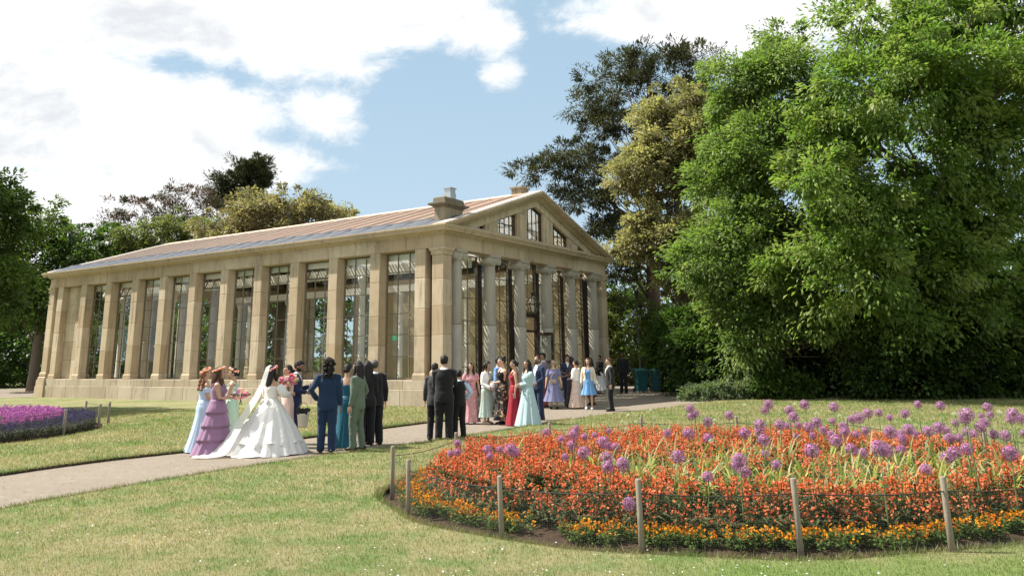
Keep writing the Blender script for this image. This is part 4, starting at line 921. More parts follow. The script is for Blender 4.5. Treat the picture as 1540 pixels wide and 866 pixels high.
# violas along the edge, in tufts with gaps of bare soil between them
vp = []
for i in range(132):
    t = 6.283 * i / 132 + r6.normal() * 0.012; rr = 0.935 + r6.normal() * 0.02
    c = (BED[0] + BED[2] * rr * math.cos(t), BED[1] + BED[3] * rr * math.sin(t)); k = int(12 + 9 * r6.random())
    if r6.random() < 0.10: continue
    vp.append(np.stack([c[0] + r6.normal(size=k) * 0.085, c[1] + r6.normal(size=k) * 0.085, np.full(k, -0.03)], 1))
vp = np.concatenate(vp)
flower_field('violas', vp, 0.13 + 0.09 * r6.random(len(vp)), 4, 0.032, [(0.80, 0.36, 0.02), (0.82, 0.44, 0.03), (0.75, 0.26, 0.015), (0.30, 0.06, 0.02)], [(0.10, 0.16, 0.04), (0.08, 0.13, 0.032)], 63, spread=0.04, n_leaf=13, leaf_len=0.055, leaf_w=0.45, top=0.35, label='yellow and orange violas in tufts along the edge of the round bed', cat='flowers', spike=0.3)
def straps(name, pts, n_leaf, length, width, cols, seed, label, up=0.9):
    """long arching strap leaves, four segments each"""
    r = np.random.default_rng(seed); n = len(pts) * n_leaf; idx = np.repeat(np.arange(len(pts)), n_leaf)
    a = r.random(n) * 6.283; L = length * (0.55 + 0.65 * r.random(n)); sp_ = 0.25 + 0.75 * r.random(n); K = 5
    d = np.stack([np.cos(a), np.sin(a), np.zeros(n)], 1); sd = np.stack([-np.sin(a), np.cos(a), np.zeros(n)], 1)
    v = np.empty((n, K, 2, 3))
    for k in range(K):
        t = k / (K - 1); out_ = (t * 0.35 + t ** 2.4 * 0.5) * sp_ * L; hz = (t * up - (t ** 2.6) * 0.62 * sp_) * L
        c = pts[idx] + d * out_[:, None] + np.stack([0 * a, 0 * a, hz], 1); wv = width * (1 - 0.92 * t ** 1.6) * (0.7 + 0.6 * r.random(n)) * 0.5
        v[:, k, 0] = c - sd * wv[:, None]; v[:, k, 1] = c + sd * wv[:, None]
    b = np.arange(n)[:, None] * (K * 2); f = np.concatenate([np.concatenate([b + 2 * k, b + 2 * k + 1, b + 2 * k + 3, b + 2 * k + 2], 1) for k in range(K - 1)])
    cols = np.array(cols, float); t0 = cols[r.integers(0, len(cols), n)] * (0.8 + 0.4 * r.random((n, 1)))
    o = link(name, fast_mesh(name, v.reshape(-1, 3), f, M['leaf'], np.tile(t0, (K - 1, 1)))); return tag(o, label, 'leaves', kind='stuff')
sp1 = scatter((3.5, 10.5, 2.9, 1.8), 210, r6, 0, 1); sp2 = scatter(BED, 60, r6, 0.2, 0.72)
straps('allium_leaves', np.concatenate([sp1, sp2]), 11, 0.78, 0.042, [(0.34, 0.36, 0.12), (0.20, 0.26, 0.09), (0.46, 0.42, 0.20), (0.14, 0.21, 0.07), (0.54, 0.47, 0.28)], 64, 'arching strap leaves of the alliums, green turning straw yellow, in the round bed')

# alliums: each a stem and a globe of small stars
ALLIUMS = [(-0.86, 12.0, 0.55, 0.108), (-0.86, 10.75, 0.55, 0.096), (-0.78, 10.9, 0.55, 0.098), (-0.39, 11.1, 0.55, 0.137), (-0.22, 11.1, 0.55, 0.108), (-0.07, 9.75, 0.7, 0.15), (-0.02, 10.75, 0.55, 0.138), (-0.34, 10.4, 0.55, 0.09), (0.48, 13.25, 0.55, 0.143), (0.68, 12.25, 0.55, 0.126), (0.74, 10.6, 0.77, 0.149), (1.03, 13.95, 0.55, 0.125), (1.06, 12.55, 0.55, 0.122), (1.23, 12.75, 0.55, 0.105), (0.77, 11.45, 0.55, 0.141), (0.6, 10.2, 0.55, 0.099), (0.77, 9.4, 0.69, 0.149), (1.0, 9.4, 0.8, 0.149), (1.26, 11.25, 0.55, 0.13), (1.35, 11.15, 0.55, 0.114), (1.07, 9.75, 0.59, 0.15), (1.02, 9.25, 0.55, 0.142), (1.16, 9.0, 0.61, 0.15), (1.12, 8.35, 0.32, 0.133), (1.52, 13.4, 0.55, 0.09), (2.69, 12.5, 0.94, 0.15), (3.15, 14.3, 0.73, 0.15), (3.08, 14.3, 0.69, 0.15), (2.38, 12.85, 0.55, 0.146), (2.94, 12.5, 0.74, 0.15), (2.2, 10.45, 0.78, 0.15), (2.79, 11.9, 0.57, 0.15), (1.69, 8.6, 0.73, 0.149), (3.46, 13.2, 0.78, 0.15), (2.92, 10.45, 0.77, 0.15), (3.13, 10.45, 0.87, 0.15), (3.72, 12.5, 0.6, 0.15), (3.02, 10.0, 0.73, 0.15), (3.91, 12.55, 0.98, 0.15), (4.38, 14.3, 0.77, 0.15), (4.21, 12.5, 0.89, 0.15), (4.06, 11.9, 0.84, 0.15), (3.85, 11.9, 0.74, 0.15), (4.6, 13.8, 0.55, 0.132), (4.79, 13.85, 0.55, 0.124), (4.47, 12.55, 0.97, 0.15), (3.98, 11.1, 0.77, 0.149), (4.39, 11.9, 0.76, 0.15), (4.4, 12.15, 0.55, 0.109), (4.87, 12.95, 0.55, 0.136), (4.9, 12.5, 0.93, 0.15), (5.56, 14.3, 0.57, 0.128), (3.55, 9.1, 0.81, 0.15), (4.74, 12.3, 0.55, 0.129), (4.78, 11.9, 0.62, 0.15), (5.41, 13.5, 0.55, 0.141), (5.82, 14.1, 0.61, 0.148), (4.68, 11.1, 0.88, 0.149), (5.41, 12.5, 0.83, 0.15), (6.13, 13.75, 0.74, 0.132), (3.0, 8.35, 0.8, 0.15), (4.24, 10.4, 0.56, 0.149), (4.26, 10.1, 0.55, 0.127), (3.58, 8.1, 0.84, 0.17), (4.1, 9.1, 0.7, 0.15), (4.39, 9.6, 0.84, 0.149), (5.42, 11.5, 0.55, 0.138), (5.73, 12.2, 0.55, 0.128), (5.02, 10.45, 0.78, 0.15), (6.31, 13.2, 0.76, 0.15), (6.24, 13.6, 0.67, 0.114), (5.9, 12.1, 0.55, 0.127), (5.27, 10.45, 0.76, 0.15), (5.18, 10.0, 0.84, 0.15), (6.64, 12.6, 0.55, 0.121), (6.11, 11.55, 0.55, 0.145), (6.24, 11.55, 0.55, 0.131), (4.99, 9.55, 0.55, 0.143), (4.84, 9.1, 0.66, 0.15), (5.27, 9.6, 0.64, 0.149), (4.79, 8.65, 1.1, 0.15), (6.11, 11.1, 0.84, 0.149), (6.72, 12.85, 0.9, 0.146), (6.54, 13.2, 0.9, 0.126), (6.81, 12.65, 0.65, 0.114), (6.79, 12.3, 0.55, 0.147), (6.68, 11.95, 0.55, 0.136), (6.31, 11.1, 0.73, 0.149), (6.83, 11.9, 0.72, 0.15), (6.97, 12.0, 0.93, 0.136), (6.96, 11.95, 0.82, 0.114), (6.94, 12.15, 0.79, 0.09), (6.97, 11.95, 0.55, 0.143), (6.63, 11.1, 0.62, 0.149), (5.19, 8.65, 0.7, 0.168), (6.38, 10.45, 0.95, 0.15), (6.98, 11.5, 0.79, 0.138), (6.97, 11.25, 0.82, 0.135), (6.97, 11.25, 0.63, 0.101), (2.26, 8.35, 0.72, 0.15), (2.47, 9.25, 0.55, 0.138), (2.41, 8.75, 0.55, 0.131), (2.9, 9.2, 0.55, 0.116), (3.07, 10.15, 0.55, 0.106), (4.31, 8.7, 0.55, 0.117), (1.95, 8.45, 0.55, 0.114), (4.17, 12.2, 0.55, 0.091), (5.09, 12.25, 0.55, 0.11), (5.43, 12.7, 0.55, 0.133), (4.85, 10.35, 0.55, 0.124)]
WHITES = [(1.38, 14.95, 0.72), (1.97, 15.05, 0.55), (2.09, 15.1, 0.66), (2.58, 15.15, 0.6), (2.52, 15.15, 0.74), (1.86, 13.7, 0.55), (2.21, 15.0, 0.55), (4.23, 14.95, 0.82), (3.68, 12.55, 0.55), (5.03, 14.6, 0.84), (5.34, 14.45, 0.69), (5.65, 14.2, 0.66), (6.44, 13.35, 0.65), (6.5, 13.25, 0.57), (6.8, 12.6, 0.79), (6.99, 11.75, 0.87), (2.78, 11.7, 0.55), (3.68, 15.05, 0.55), (4.12, 12.75, 0.55), (6.95, 12.1, 0.64)]
def globe_mesh(name, n, cols, seed, squash=1.0):
    """unit-diameter head: florets on thin rays, every floret a little star"""
    r = np.random.default_rng(seed); i = np.arange(n) + 0.5; ph = np.arccos(1 - 2 * i / n); th = np.pi * (1 + 5 ** .5) * i
    D = np.stack([np.cos(th) * np.sin(ph), np.sin(th) * np.sin(ph), np.cos(ph) * squash], 1) + 0.06 * r.normal(size=(n, 3))
    P = D * (0.40 + 0.10 * r.random((n, 1))); V = []; F = []; T = []; nv = 0; cols = np.array(cols, float)
    c0 = cols[r.integers(0, len(cols), n)] * (0.75 + 0.5 * r.random((n, 1)))
    for q in range(3):
        e1 = unit(np.cross(D, r.normal(size=(n, 3)))); up = unit(D)
        s = 0.085 + 0.03 * r.random((n, 1))
        v = np.stack([P - e1 * s + up * .02, P + np.cross(up, e1) * s * .28, P + e1 * s + up * .02, P - np.cross(up, e1) * s * .28], 1).reshape(-1, 3)
        V.append(v); F.append(np.arange(n * 4).reshape(n, 4) + nv); nv += n * 4; T.append(c0)
    e1 = unit(np.cross(D, r.normal(size=(n, 3)))) * 0.008                                     # rays
    v = np.stack([-e1 * 1.2, e1 * 1.2, P + e1, P - e1], 1).reshape(-1, 3); V.append(v); F.append(np.arange(n * 4).reshape(n, 4) + nv); T.append(c0 * np.array([.8, 1.1, .6]))
    return fast_mesh(name, np.concatenate(V), np.concatenate(F), M['petal'], np.concatenate(T))
PURP = [(0.48, 0.22, 0.46), (0.41, 0.18, 0.42), (0.58, 0.31, 0.55), (0.34, 0.14, 0.36)]
heads = [globe_mesh('flower_head', 120, PURP, 71 + k, (1.0, 0.94, 0.9)[k]) for k in range(3)]
pale = globe_mesh('flower_head', 70, [(0.62, 0.63, 0.50), (0.70, 0.70, 0.58), (0.52, 0.55, 0.40)], 75, 0.75)
M['stem'] = plain('flower_stem', (0.12, 0.17, 0.06), 0.7, 0.25, 20.0)
stems = []
for k in range(4):
    b = MB(); rr = random.Random(80 + k); o1, o2 = rr.uniform(-.06, .06), rr.uniform(-.04, .04)
    b.tube([(o1, o2, 0), (o1 * .5, o2 * .8, 0.35), (0, 0, 0.7), (0, 0, 1)], [0.0085, 0.008, 0.0065, 0.005], 5); stems.append(b.mesh('stem', M['stem']))
def allium(x, y, z, d, head, label, group):
    t = empty('allium', (x, y, 0), rnd.uniform(0, 6.28)); tag(t, label, 'allium', group)
    s = link('stem', rnd.choice(stems), t); s.scale = (1, 1, max(0.1, z - d * 0.1))
    h = link('flower_head', head, t, (0, 0, z)); h.scale = (d, d, d); h.rotation_euler = (rnd.uniform(-.3, .3), rnd.uniform(-.3, .3), rnd.uniform(0, 6.28))
ORD = ['leftmost', 'second from left', 'third from left', 'fourth from left', 'fifth from left', 'sixth from left', 'seventh from left', 'eighth from left', 'ninth from left', 'tenth from left', 'eleventh from left', 'twelfth from left', 'thirteenth from left', 'fourteenth from left', 'fifteenth from left']
def zone(x, y, z):
    return ('front' if y < 9.3 else 'middle' if y < 11.8 else 'back', 'left tip' if x < 0 else 'left part' if x < 1.6 else 'left centre' if x < 3.1 else 'right centre' if x < 4.6 else 'right part' if x < 6.05 else 'right end')
zones = {}
for a in ALLIUMS: zones.setdefault(zone(*a[:3]), []).append(a)
for (row, part), members in zones.items():
    members.sort(key=lambda a: a[0] / a[1]); rest = [a for a in members if not (a[1] < 8.4 and a[2] < .4)]
    for a in members:
        if a not in rest: lab = 'low purple allium leaning out beside a fence post at the front of the round bed'
        else: lab = '%s purple allium, %s in the %s row of the orange bed\'s %s' % ('large' if a[3] > .144 else 'small' if a[3] < .115 else 'round', ORD[rest.index(a)] if rest.index(a) < len(rest) - 1 or len(rest) == 1 else 'rightmost', row, part)
        if len(rest) == 1 and a in rest: lab = lab.replace('leftmost', 'alone')
        allium(a[0], a[1], a[2], a[3] * 1.04, rnd.choice(heads), lab, 'purple alliums in the round bed')
wz = {}
for a in WHITES: wz.setdefault('left rear' if a[0] < 3 else 'middle rear' if a[0] < 4.8 else 'right rear' if a[1] > 13 else 'far right end', []).append(a)
for part, members in wz.items():
    members.sort(key=lambda a: a[0] / a[1])
    for k, a in enumerate(members): allium(a[0], a[1], a[2], 0.085, pale, 'small pale cream allium, %s at the %s of the orange bed' % (ORD[k] if k < len(members) - 1 else 'rightmost', part), 'pale alliums in the round bed')

# post and wire fences with a fine net
M['post'] = bark('weathered_post', (0.15, 0.125, 0.095), (0.36, 0.305, 0.24))
M['wire'] = plain('dark_wire', (0.03, 0.03, 0.028), 0.5, 0.1)
def net_material():
    m, t = new_mat('plant_netting'); uv = t.add('Attribute', attribute_name='UVMap')
    sp_ = t.add('SeparateXYZ', ins={0: uv.outputs['Vector']})
    gx_ = t.math('LESS_THAN', t.math('PINGPONG', sp_.outputs[0], 0.009), 0.0004); gy_ = t.math('LESS_THAN', t.math('PINGPONG', sp_.outputs[1], 0.009), 0.0004)
    tr = t.add('BsdfTransparent'); mx = t.add('MixShader'); t.p.inputs['Base Color'].default_value = (0.14, 0.14, 0.13, 1); t.p.inputs['Roughness'].default_value = 0.6
    t.set(mx.inputs[0], t.math('MAXIMUM', gx_, gy_)); t.l.new(tr.outputs[0], mx.inputs[1]); t.l.new(t.p.outputs[0], mx.inputs[2]); t.l.new(mx.outputs[0], t.out.inputs[0])
    return m
M['net'] = net_material()
def post_mesh(h, r_, seed):
    b = MB(); rr = random.Random(seed); b.tube([(0, 0, -0.15), (rr.uniform(-.004, .004), 0, h * .5), (0, 0, h - 0.012), (0, 0, h)], [r_ * 1.04, r_, r_ * .97, r_ * .82], 10)
    return b.mesh('post', M['post'])
def wire_fence(label, posts, wires, net_h, r_=0.03, closed=False, lean=None):
    x0, y0 = posts[0][:2]; t = empty('wire_fence', (x0, y0, 0)); tag(t, label, 'fence')
    pts = [(p[0] - x0, p[1] - y0, p[2]) for p in posts]
    for i, (x, y, h) in enumerate(pts):
        o = link('post', post_mesh(h, r_, i), t, (x, y, 0)); o.rotation_euler = (rnd.uniform(-.03, .03), rnd.uniform(-.03, .03), rnd.uniform(0, 6))
    segs = list(zip(pts[:-1], pts[1:])) + ([(pts[-1], pts[0])] if closed else [])
    for f in wires:
        for p, q in segs:
            sag = 0.03 * math.hypot(p[0] - q[0], p[1] - q[1]) / 1.5
            b = MB(); b.tube([(p[0] + (q[0] - p[0]) * s, p[1] + (q[1] - p[1]) * s, (p[2] + (q[2] - p[2]) * s) * f - sag * 4 * s * (1 - s)) for s in [k / 6 for k in range(7)]], 0.005, 4); b.build('wire', M['wire'], t)
    if net_h:
        b = MB(); uvs = []; acc = 0
        for p, q in segs:
            ln_ = math.hypot(p[0] - q[0], p[1] - q[1])
            for k in range(6):
                s0, s1 = k / 6, (k + 1) / 6; sg = lambda s: 0.03 * ln_ / 1.5 * 4 * s * (1 - s)
                A = (p[0] + (q[0] - p[0]) * s0, p[1] + (q[1] - p[1]) * s0); B_ = (p[0] + (q[0] - p[0]) * s1, p[1] + (q[1] - p[1]) * s1)
                h0, h1 = (p[2] + (q[2] - p[2]) * s0) * net_h - sg(s0), (p[2] + (q[2] - p[2]) * s1) * net_h - sg(s1)
                b.quad((A[0], A[1], -0.03), (B_[0], B_[1], -0.03), (B_[0], B_[1], h1), (A[0], A[1], h0)); u0, u1 = acc + ln_ * s0, acc + ln_ * s1; uvs += [(u0, 0), (u1, 0), (u1, h1), (u0, h0)]
            acc += ln_
        me = b.mesh('netting', M['net']); ul = me.uv_layers.new(name='UVMap')
        for i, uv in enumerate(uvs): ul.data[i].uv = uv
        link('netting', me, t)
    return t
wire_fence('wire fence on round wooden posts ringing the orange flower bed', [(3.92, 7.62, 0.64), (2.53, 7.55, 0.66), (1.14, 7.78, 0.64), (-0.16, 8.42, 0.60), (-1.27, 9.66, 0.62), (-1.66, 11.0, 0.63), (-0.95, 13.1, 0.6), (0.58, 14.6, 0.6), (2.4, 15.6, 0.6), (4.15, 15.35, 0.6), (5.9, 14.6, 0.6), (7.2, 12.6, 0.6), (7.3, 10.4, 0.62), (6.2, 8.5, 0.64), (5.2, 7.9, 0.64)], [0.80], 0.80, 0.028, True)

# left bed: purple flowers over a dark blue edging
lp = scatter(LBED, 3600, r6, 0.0, 0.78); lp = lp[(lp[:, 0] > -17.5)]
flower_field('purple_wallflowers', lp, 0.42 + 0.16 * r6.random(len(lp)), 12, 0.046, [(0.50, 0.16, 0.46), (0.42, 0.12, 0.40), (0.58, 0.24, 0.52), (0.46, 0.20, 0.50)], [(0.08, 0.11, 0.05), (0.06, 0.085, 0.04)], 66, spread=0.06, n_leaf=8, leaf_len=0.11, top=0.40, label='bright purple wallflowers filling the middle of the left flower bed', cat='flowers')
lv = scatter(LBED, 3800, r6, 0.80, 0.945); lv = lv[(lv[:, 0] > -18)]
flower_field('blue_forget_me_nots', lv, 0.30 + 0.12 * r6.random(len(lv)), 6, 0.034, [(0.07, 0.055, 0.17), (0.10, 0.08, 0.22), (0.05, 0.04, 0.12), (0.14, 0.12, 0.26)], [(0.10, 0.12, 0.075), (0.075, 0.09, 0.055), (0.13, 0.145, 0.09)], 67, spread=0.06, n_leaf=12, leaf_len=0.09, leaf_w=0.28, top=0.5, label='dark blue flowers and grey green leaves edging the left flower bed', cat='flowers')
wire_fence('low net fence on short posts around the purple flower bed at left', [(-14.6, 16.2, 0.62), (-13.1, 17.2, 0.62), (-12.05, 18.9, 0.62), (-11.45, 20.6, 0.64), (-11.5, 22.4, 0.66), (-12.15, 24.2, 0.62), (-13.5, 25.4, 0.6)], [0.9], 0.9, 0.035)
# ---------------------------------------------------------------- people
def skin(name, c):
    m, t = new_mat(name); co = t.add('TexCoord').outputs['Object']
    n = t.noise(co, 14.0, 3, 0.6); t.set(t.p.inputs['Base Color'], t.mix(n, C4(tuple(x * .9 for x in c)), C4(tuple(min(1, x * 1.08) for x in c))))
    t.p.inputs['Roughness'].default_value = 0.5; t.p.inputs['Subsurface Weight'].default_value = 0.08; t.p.inputs['Subsurface Radius'].default_value = (0.02, 0.008, 0.004)
    return m
SKIN = [skin('fair_skin', (0.56, 0.36, 0.26)), skin('tan_skin', (0.44, 0.27, 0.18)), skin('brown_skin', (0.26, 0.145, 0.09)), skin('dark_skin', (0.11, 0.06, 0.04))]
M['eye'] = plain('dark_eye', (0.02, 0.014, 0.01), 0.2, 0.1); M['lip'] = plain('lip', (0.40, 0.13, 0.11), 0.4, 0.1)
def hair_mat(name, a, b):
    m, t = new_mat(name); co = t.add('TexCoord').outputs['Object']; mp = t.add('Mapping', ins={0: co, 3: (60, 60, 6)})
    n = t.noise(mp, 2.0, 4, 0.7); t.set(t.p.inputs['Base Color'], t.mix(n, C4(a), C4(b))); t.p.inputs['Roughness'].default_value = 0.6; t.p.inputs['Specular IOR Level'].default_value = 0.25
    bp = t.add('Bump', ins={'Strength': 0.5, 'Distance': 0.01, 'Height': n}); t.l.new(bp.outputs[0], t.p.inputs['Normal']); return m
HAIR = dict(black=hair_mat('black_hair', (0.008, 0.007, 0.007), (0.03, 0.026, 0.024)), brown=hair_mat('brown_hair', (0.035, 0.018, 0.01), (0.10, 0.05, 0.025)),
            curl=hair_mat('light_brown_hair', (0.13, 0.06, 0.028), (0.30, 0.15, 0.07)), grey=hair_mat('cropped_grey_hair', (0.05, 0.045, 0.042), (0.11, 0.10, 0.095)), fair=hair_mat('greying_fair_hair', (0.32, 0.25, 0.19), (0.5, 0.42, 0.33)))
def cloth(name, c, rough=0.85, var=0.16, sheen=0.15, bump=0.45, trans=0.0):
    m, t = new_mat(name); co = t.add('TexCoord').outputs['Object']; n = t.noise(co, 5.0, 4, 0.6)
    cc = t.mix(n, C4(tuple(x * (1 - var) for x in c)), C4(tuple(min(1, x * (1 + var)) for x in c)))
    t.set(t.p.inputs['Base Color'], cc); t.p.inputs['Roughness'].default_value = rough; t.p.inputs['Sheen Weight'].default_value = sheen; t.p.inputs['Specular IOR Level'].default_value = 0.2
    mp = t.add('Mapping', ins={0: co, 3: (1, 1, 0.16)}); h = t.math('ADD', t.noise(mp, 22.0, 3, 0.55), t.math('MULTIPLY', t.noise(co, 9.0, 3, 0.6), 0.7))
    bp = t.add('Bump', ins={'Strength': bump, 'Distance': 0.02, 'Height': h}); t.l.new(bp.outputs[0], t.p.inputs['Normal'])
    if trans:
        tl = t.add('BsdfTranslucent', ins={'Color': cc}); mx = t.add('MixShader', ins={0: trans}); t.l.new(t.p.outputs[0], mx.inputs[1]); t.l.new(tl.outputs[0], mx.inputs[2]); t.l.new(mx.outputs[0], t.out.inputs[0])
    return m
def floral(name, bg, fg, fg2, scale=9.0, amt=0.5):
    m, t = new_mat(name); co = t.add('TexCoord').outputs['Object']
    wv = t.add('VectorMath', operation='MULTIPLY_ADD', ins={0: t.noise(co, scale * 0.8, 2, 0.5, out=1), 1: (0.12, 0.12, 0.12), 2: co})
    vo = t.add('TexVoronoi', ins={'Vector': wv, 'Scale': scale}); pick = t.noise(co, scale * 0.55, 1, 0.5)
    f = t.ramp(vo.outputs['Distance'], amt * 0.62, amt * 0.5)
    c = t.mix(f, C4(bg), t.mix(t.ramp(pick, 0.42, 0.58), C4(fg), C4(fg2)))
    t.set(t.p.inputs['Base Color'], c); t.p.inputs['Roughness'].default_value = 0.85; t.p.inputs['Sheen Weight'].default_value = 0.1; return m
def sheer(name, c, a):
    m, t = new_mat(name); d = t.p; d.inputs['Base Color'].default_value = C4(c); d.inputs['Roughness'].default_value = 0.9
    tl = t.add('BsdfTranslucent', ins={'Color': C4(c)}); m1 = t.add('MixShader', ins={0: 0.4}); t.l.new(d.outputs[0], m1.inputs[1]); t.l.new(tl.outputs[0], m1.inputs[2])
    tr = t.add('BsdfTransparent'); mx = t.add('MixShader', ins={0: a}); t.l.new(tr.outputs[0], mx.inputs[1]); t.l.new(m1.outputs[0], mx.inputs[2]); t.l.new(mx.outputs[0], t.out.inputs[0]); return m
CL = dict(black=cloth('black_wool', (0.012, 0.012, 0.014)), charcoal=cloth('charcoal_wool', (0.045, 0.046, 0.052)), navy=cloth('navy_wool', (0.018, 0.03, 0.075)), blue=cloth('blue_wool', (0.010, 0.028, 0.068)),
          green=cloth('sage_green_wool', (0.11, 0.145, 0.105)), white=cloth('white_cotton', (0.80, 0.79, 0.77), 0.8, 0.04), mauve=cloth('mauve_wool', (0.20, 0.15, 0.215)), ruby=cloth('dusty_red_cloth', (0.24, 0.06, 0.07)),
          sky=cloth('blue_shirt', (0.14, 0.27, 0.58)), paleshirt=cloth('pale_blue_cotton', (0.46, 0.56, 0.74)), shoe=cloth('black_leather', (0.012, 0.011, 0.011), 0.35, 0.1, 0, 0.05), beige=cloth('beige_leather', (0.42, 0.33, 0.25), 0.5), whiteshoe=cloth('white_shoe', (0.7, 0.7, 0.7), 0.5),
          lilac=cloth('lilac_chiffon', (0.31, 0.18, 0.30), 0.8, 0.08, 0.2, 0.35, 0.15), ice=cloth('ice_blue_satin', (0.42, 0.54, 0.68), 0.5, 0.06, 0.1, 0.2), mint=cloth('mint_satin', (0.42, 0.60, 0.47), 0.5, 0.06, 0.1), bridal=cloth('ivory_tulle', (0.82, 0.81, 0.78), 0.85, 0.03, 0.2, 0.4, 0.2),
          blush=cloth('blush_satin', (0.70, 0.52, 0.46), 0.5, 0.05), teal=cloth('teal_satin', (0.012, 0.10, 0.155), 0.45, 0.1, 0.1, 0.2), red=cloth('crimson_satin', (0.28, 0.012, 0.028), 0.45, 0.1), pale=cloth('pale_aqua_chiffon', (0.42, 0.57, 0.61), 0.7, 0.06, 0.2, 0.3, 0.15),
          slate=cloth('slate_blue_crepe', (0.17, 0.175, 0.30), 0.8), cream=cloth('cream_knit', (0.66, 0.60, 0.48)), bluedress=cloth('cornflower_chiffon', (0.16, 0.36, 0.66), 0.7, 0.08, 0.2, 0.3, 0.1), whitecloth=cloth('soft_white_cloth', (0.62, 0.62, 0.63)),
          rose=floral('rose_floral_print', (0.50, 0.24, 0.26), (0.22, 0.05, 0.10), (0.62, 0.42, 0.40), 11, 0.55), sage=floral('sage_floral_print', (0.36, 0.45, 0.40), (0.20, 0.30, 0.26), (0.55, 0.55, 0.48), 11, 0.5), gold=floral('black_and_gold_print', (0.018, 0.015, 0.014), (0.40, 0.28, 0.15), (0.30, 0.21, 0.11), 12, 0.62),
          dusk=floral('dark_floral_print', (0.05, 0.03, 0.032), (0.22, 0.10, 0.09), (0.14, 0.11, 0.07), 12, 0.5), peach=floral('peach_floral_print', (0.70, 0.54, 0.43), (0.56, 0.33, 0.27), (0.62, 0.46, 0.36), 8, 0.5), veil=sheer('bridal_veil', (0.86, 0.85, 0.83), 0.74))

def remesh(mb, voxel, smooth=4):
    me = bpy.data.meshes.new('tmp'); me.from_pydata(mb.v, [], mb.f); o = bpy.data.objects.new('tmp', me); COL.objects.link(o)
    bm = bmesh.new(); bm.from_mesh(me); bmesh.ops.recalc_face_normals(bm, faces=bm.faces[:]); bm.to_mesh(me); bm.free()
    md = o.modifiers.new('r', 'REMESH'); md.mode = 'VOXEL'; md.voxel_size = voxel
    sm = o.modifiers.new('s', 'SMOOTH'); sm.factor = 0.5; sm.iterations = smooth
    dg = bpy.context.evaluated_depsgraph_get(); dg.update(); out = bpy.data.meshes.new_from_object(o.evaluated_get(dg))
    bpy.data.objects.remove(o); bpy.data.meshes.remove(me); out.polygons.foreach_set('use_smooth', np.ones(len(out.polygons), bool)); return out
from mathutils import noise as mn
def crease(me, amp, sx=5.0, sz=9.0):
    """soft pulls and creases in a suit"""
    me.update()
    for v in me.vertices:
        p = v.co; q = Vector((p.x * sx, p.y * sx, p.z * sz)); a = mn.noise(q) + .5 * mn.noise(q * 2.3 + Vector((3, 1, 7)))
        v.co = p + v.normal * amp * (1 - 2 * abs(a))
def add_raw(me, mb, mats):
    """append the shells of mb (material slots in order of mats) to a finished mesh"""
    bm = bmesh.new(); bm.from_mesh(me); base = len(me.materials)
    for x in mats: me.materials.append(x)
    vs = [bm.verts.new(p) for p in mb.v]
    for f, mi in zip(mb.f, mb.m):
        try: fc = bm.faces.new([vs[i] for i in f]); fc.material_index = mi if base == 0 else mi; fc.smooth = True
        except ValueError: pass
    bm.to_mesh(me); bm.free()
def oval(z, rx, ry, cy=0.0, n=28, cx=0.0): return [(cx + rx * math.cos(2 * math.pi * j / n), cy + ry * math.sin(2 * math.pi * j / n), z) for j in range(n)]
def interp(tab, z):
    for a, b in zip(tab[:-1], tab[1:]):
        if a[0] <= z <= b[0]:
            t = (z - a[0]) / (b[0] - a[0]); t = t * t * (3 - 2 * t); return [a[i] + (b[i] - a[i]) * t for i in range(1, 4)]
    return list((tab[0] if z < tab[0][0] else tab[-1])[1:])
TORSO = dict(m=[(0.84, .148, .110, 0), (0.93, .165, .122, -.005), (1.05, .150, .112, 0), (1.18, .158, .118, .005), (1.30, .172, .124, .008), (1.37, .166, .108, 0), (1.43, .115, .085, -.005), (1.50, .062, .060, -.005)],
             f=[(0.84, .160, .118, -.005), (0.93, .176, .130, -.01), (1.08, .128, .100, .005), (1.18, .138, .108, .01), (1.275, .156, .134, .022), (1.35, .156, .106, .008), (1.43, .118, .080, 0), (1.48, .055, .054, 0)])
ARMS = dict(down=(.245, .03, .86), front=(.07, .26, 1.07), bouquet=(.045, .30, 1.13), hip=(.20, .06, .98), phone=(.05, .30, 1.20), behind=(.07, -.16, .96), hold=(.15, .24, 1.0), pocket=(.20, .05, .93), up=(.10, .24, 1.34), across=(-.04, .22, 1.08), reach=(.16, .40, 1.16), hang=(.27, .10, .84), hug=(.08, .30, 1.36))
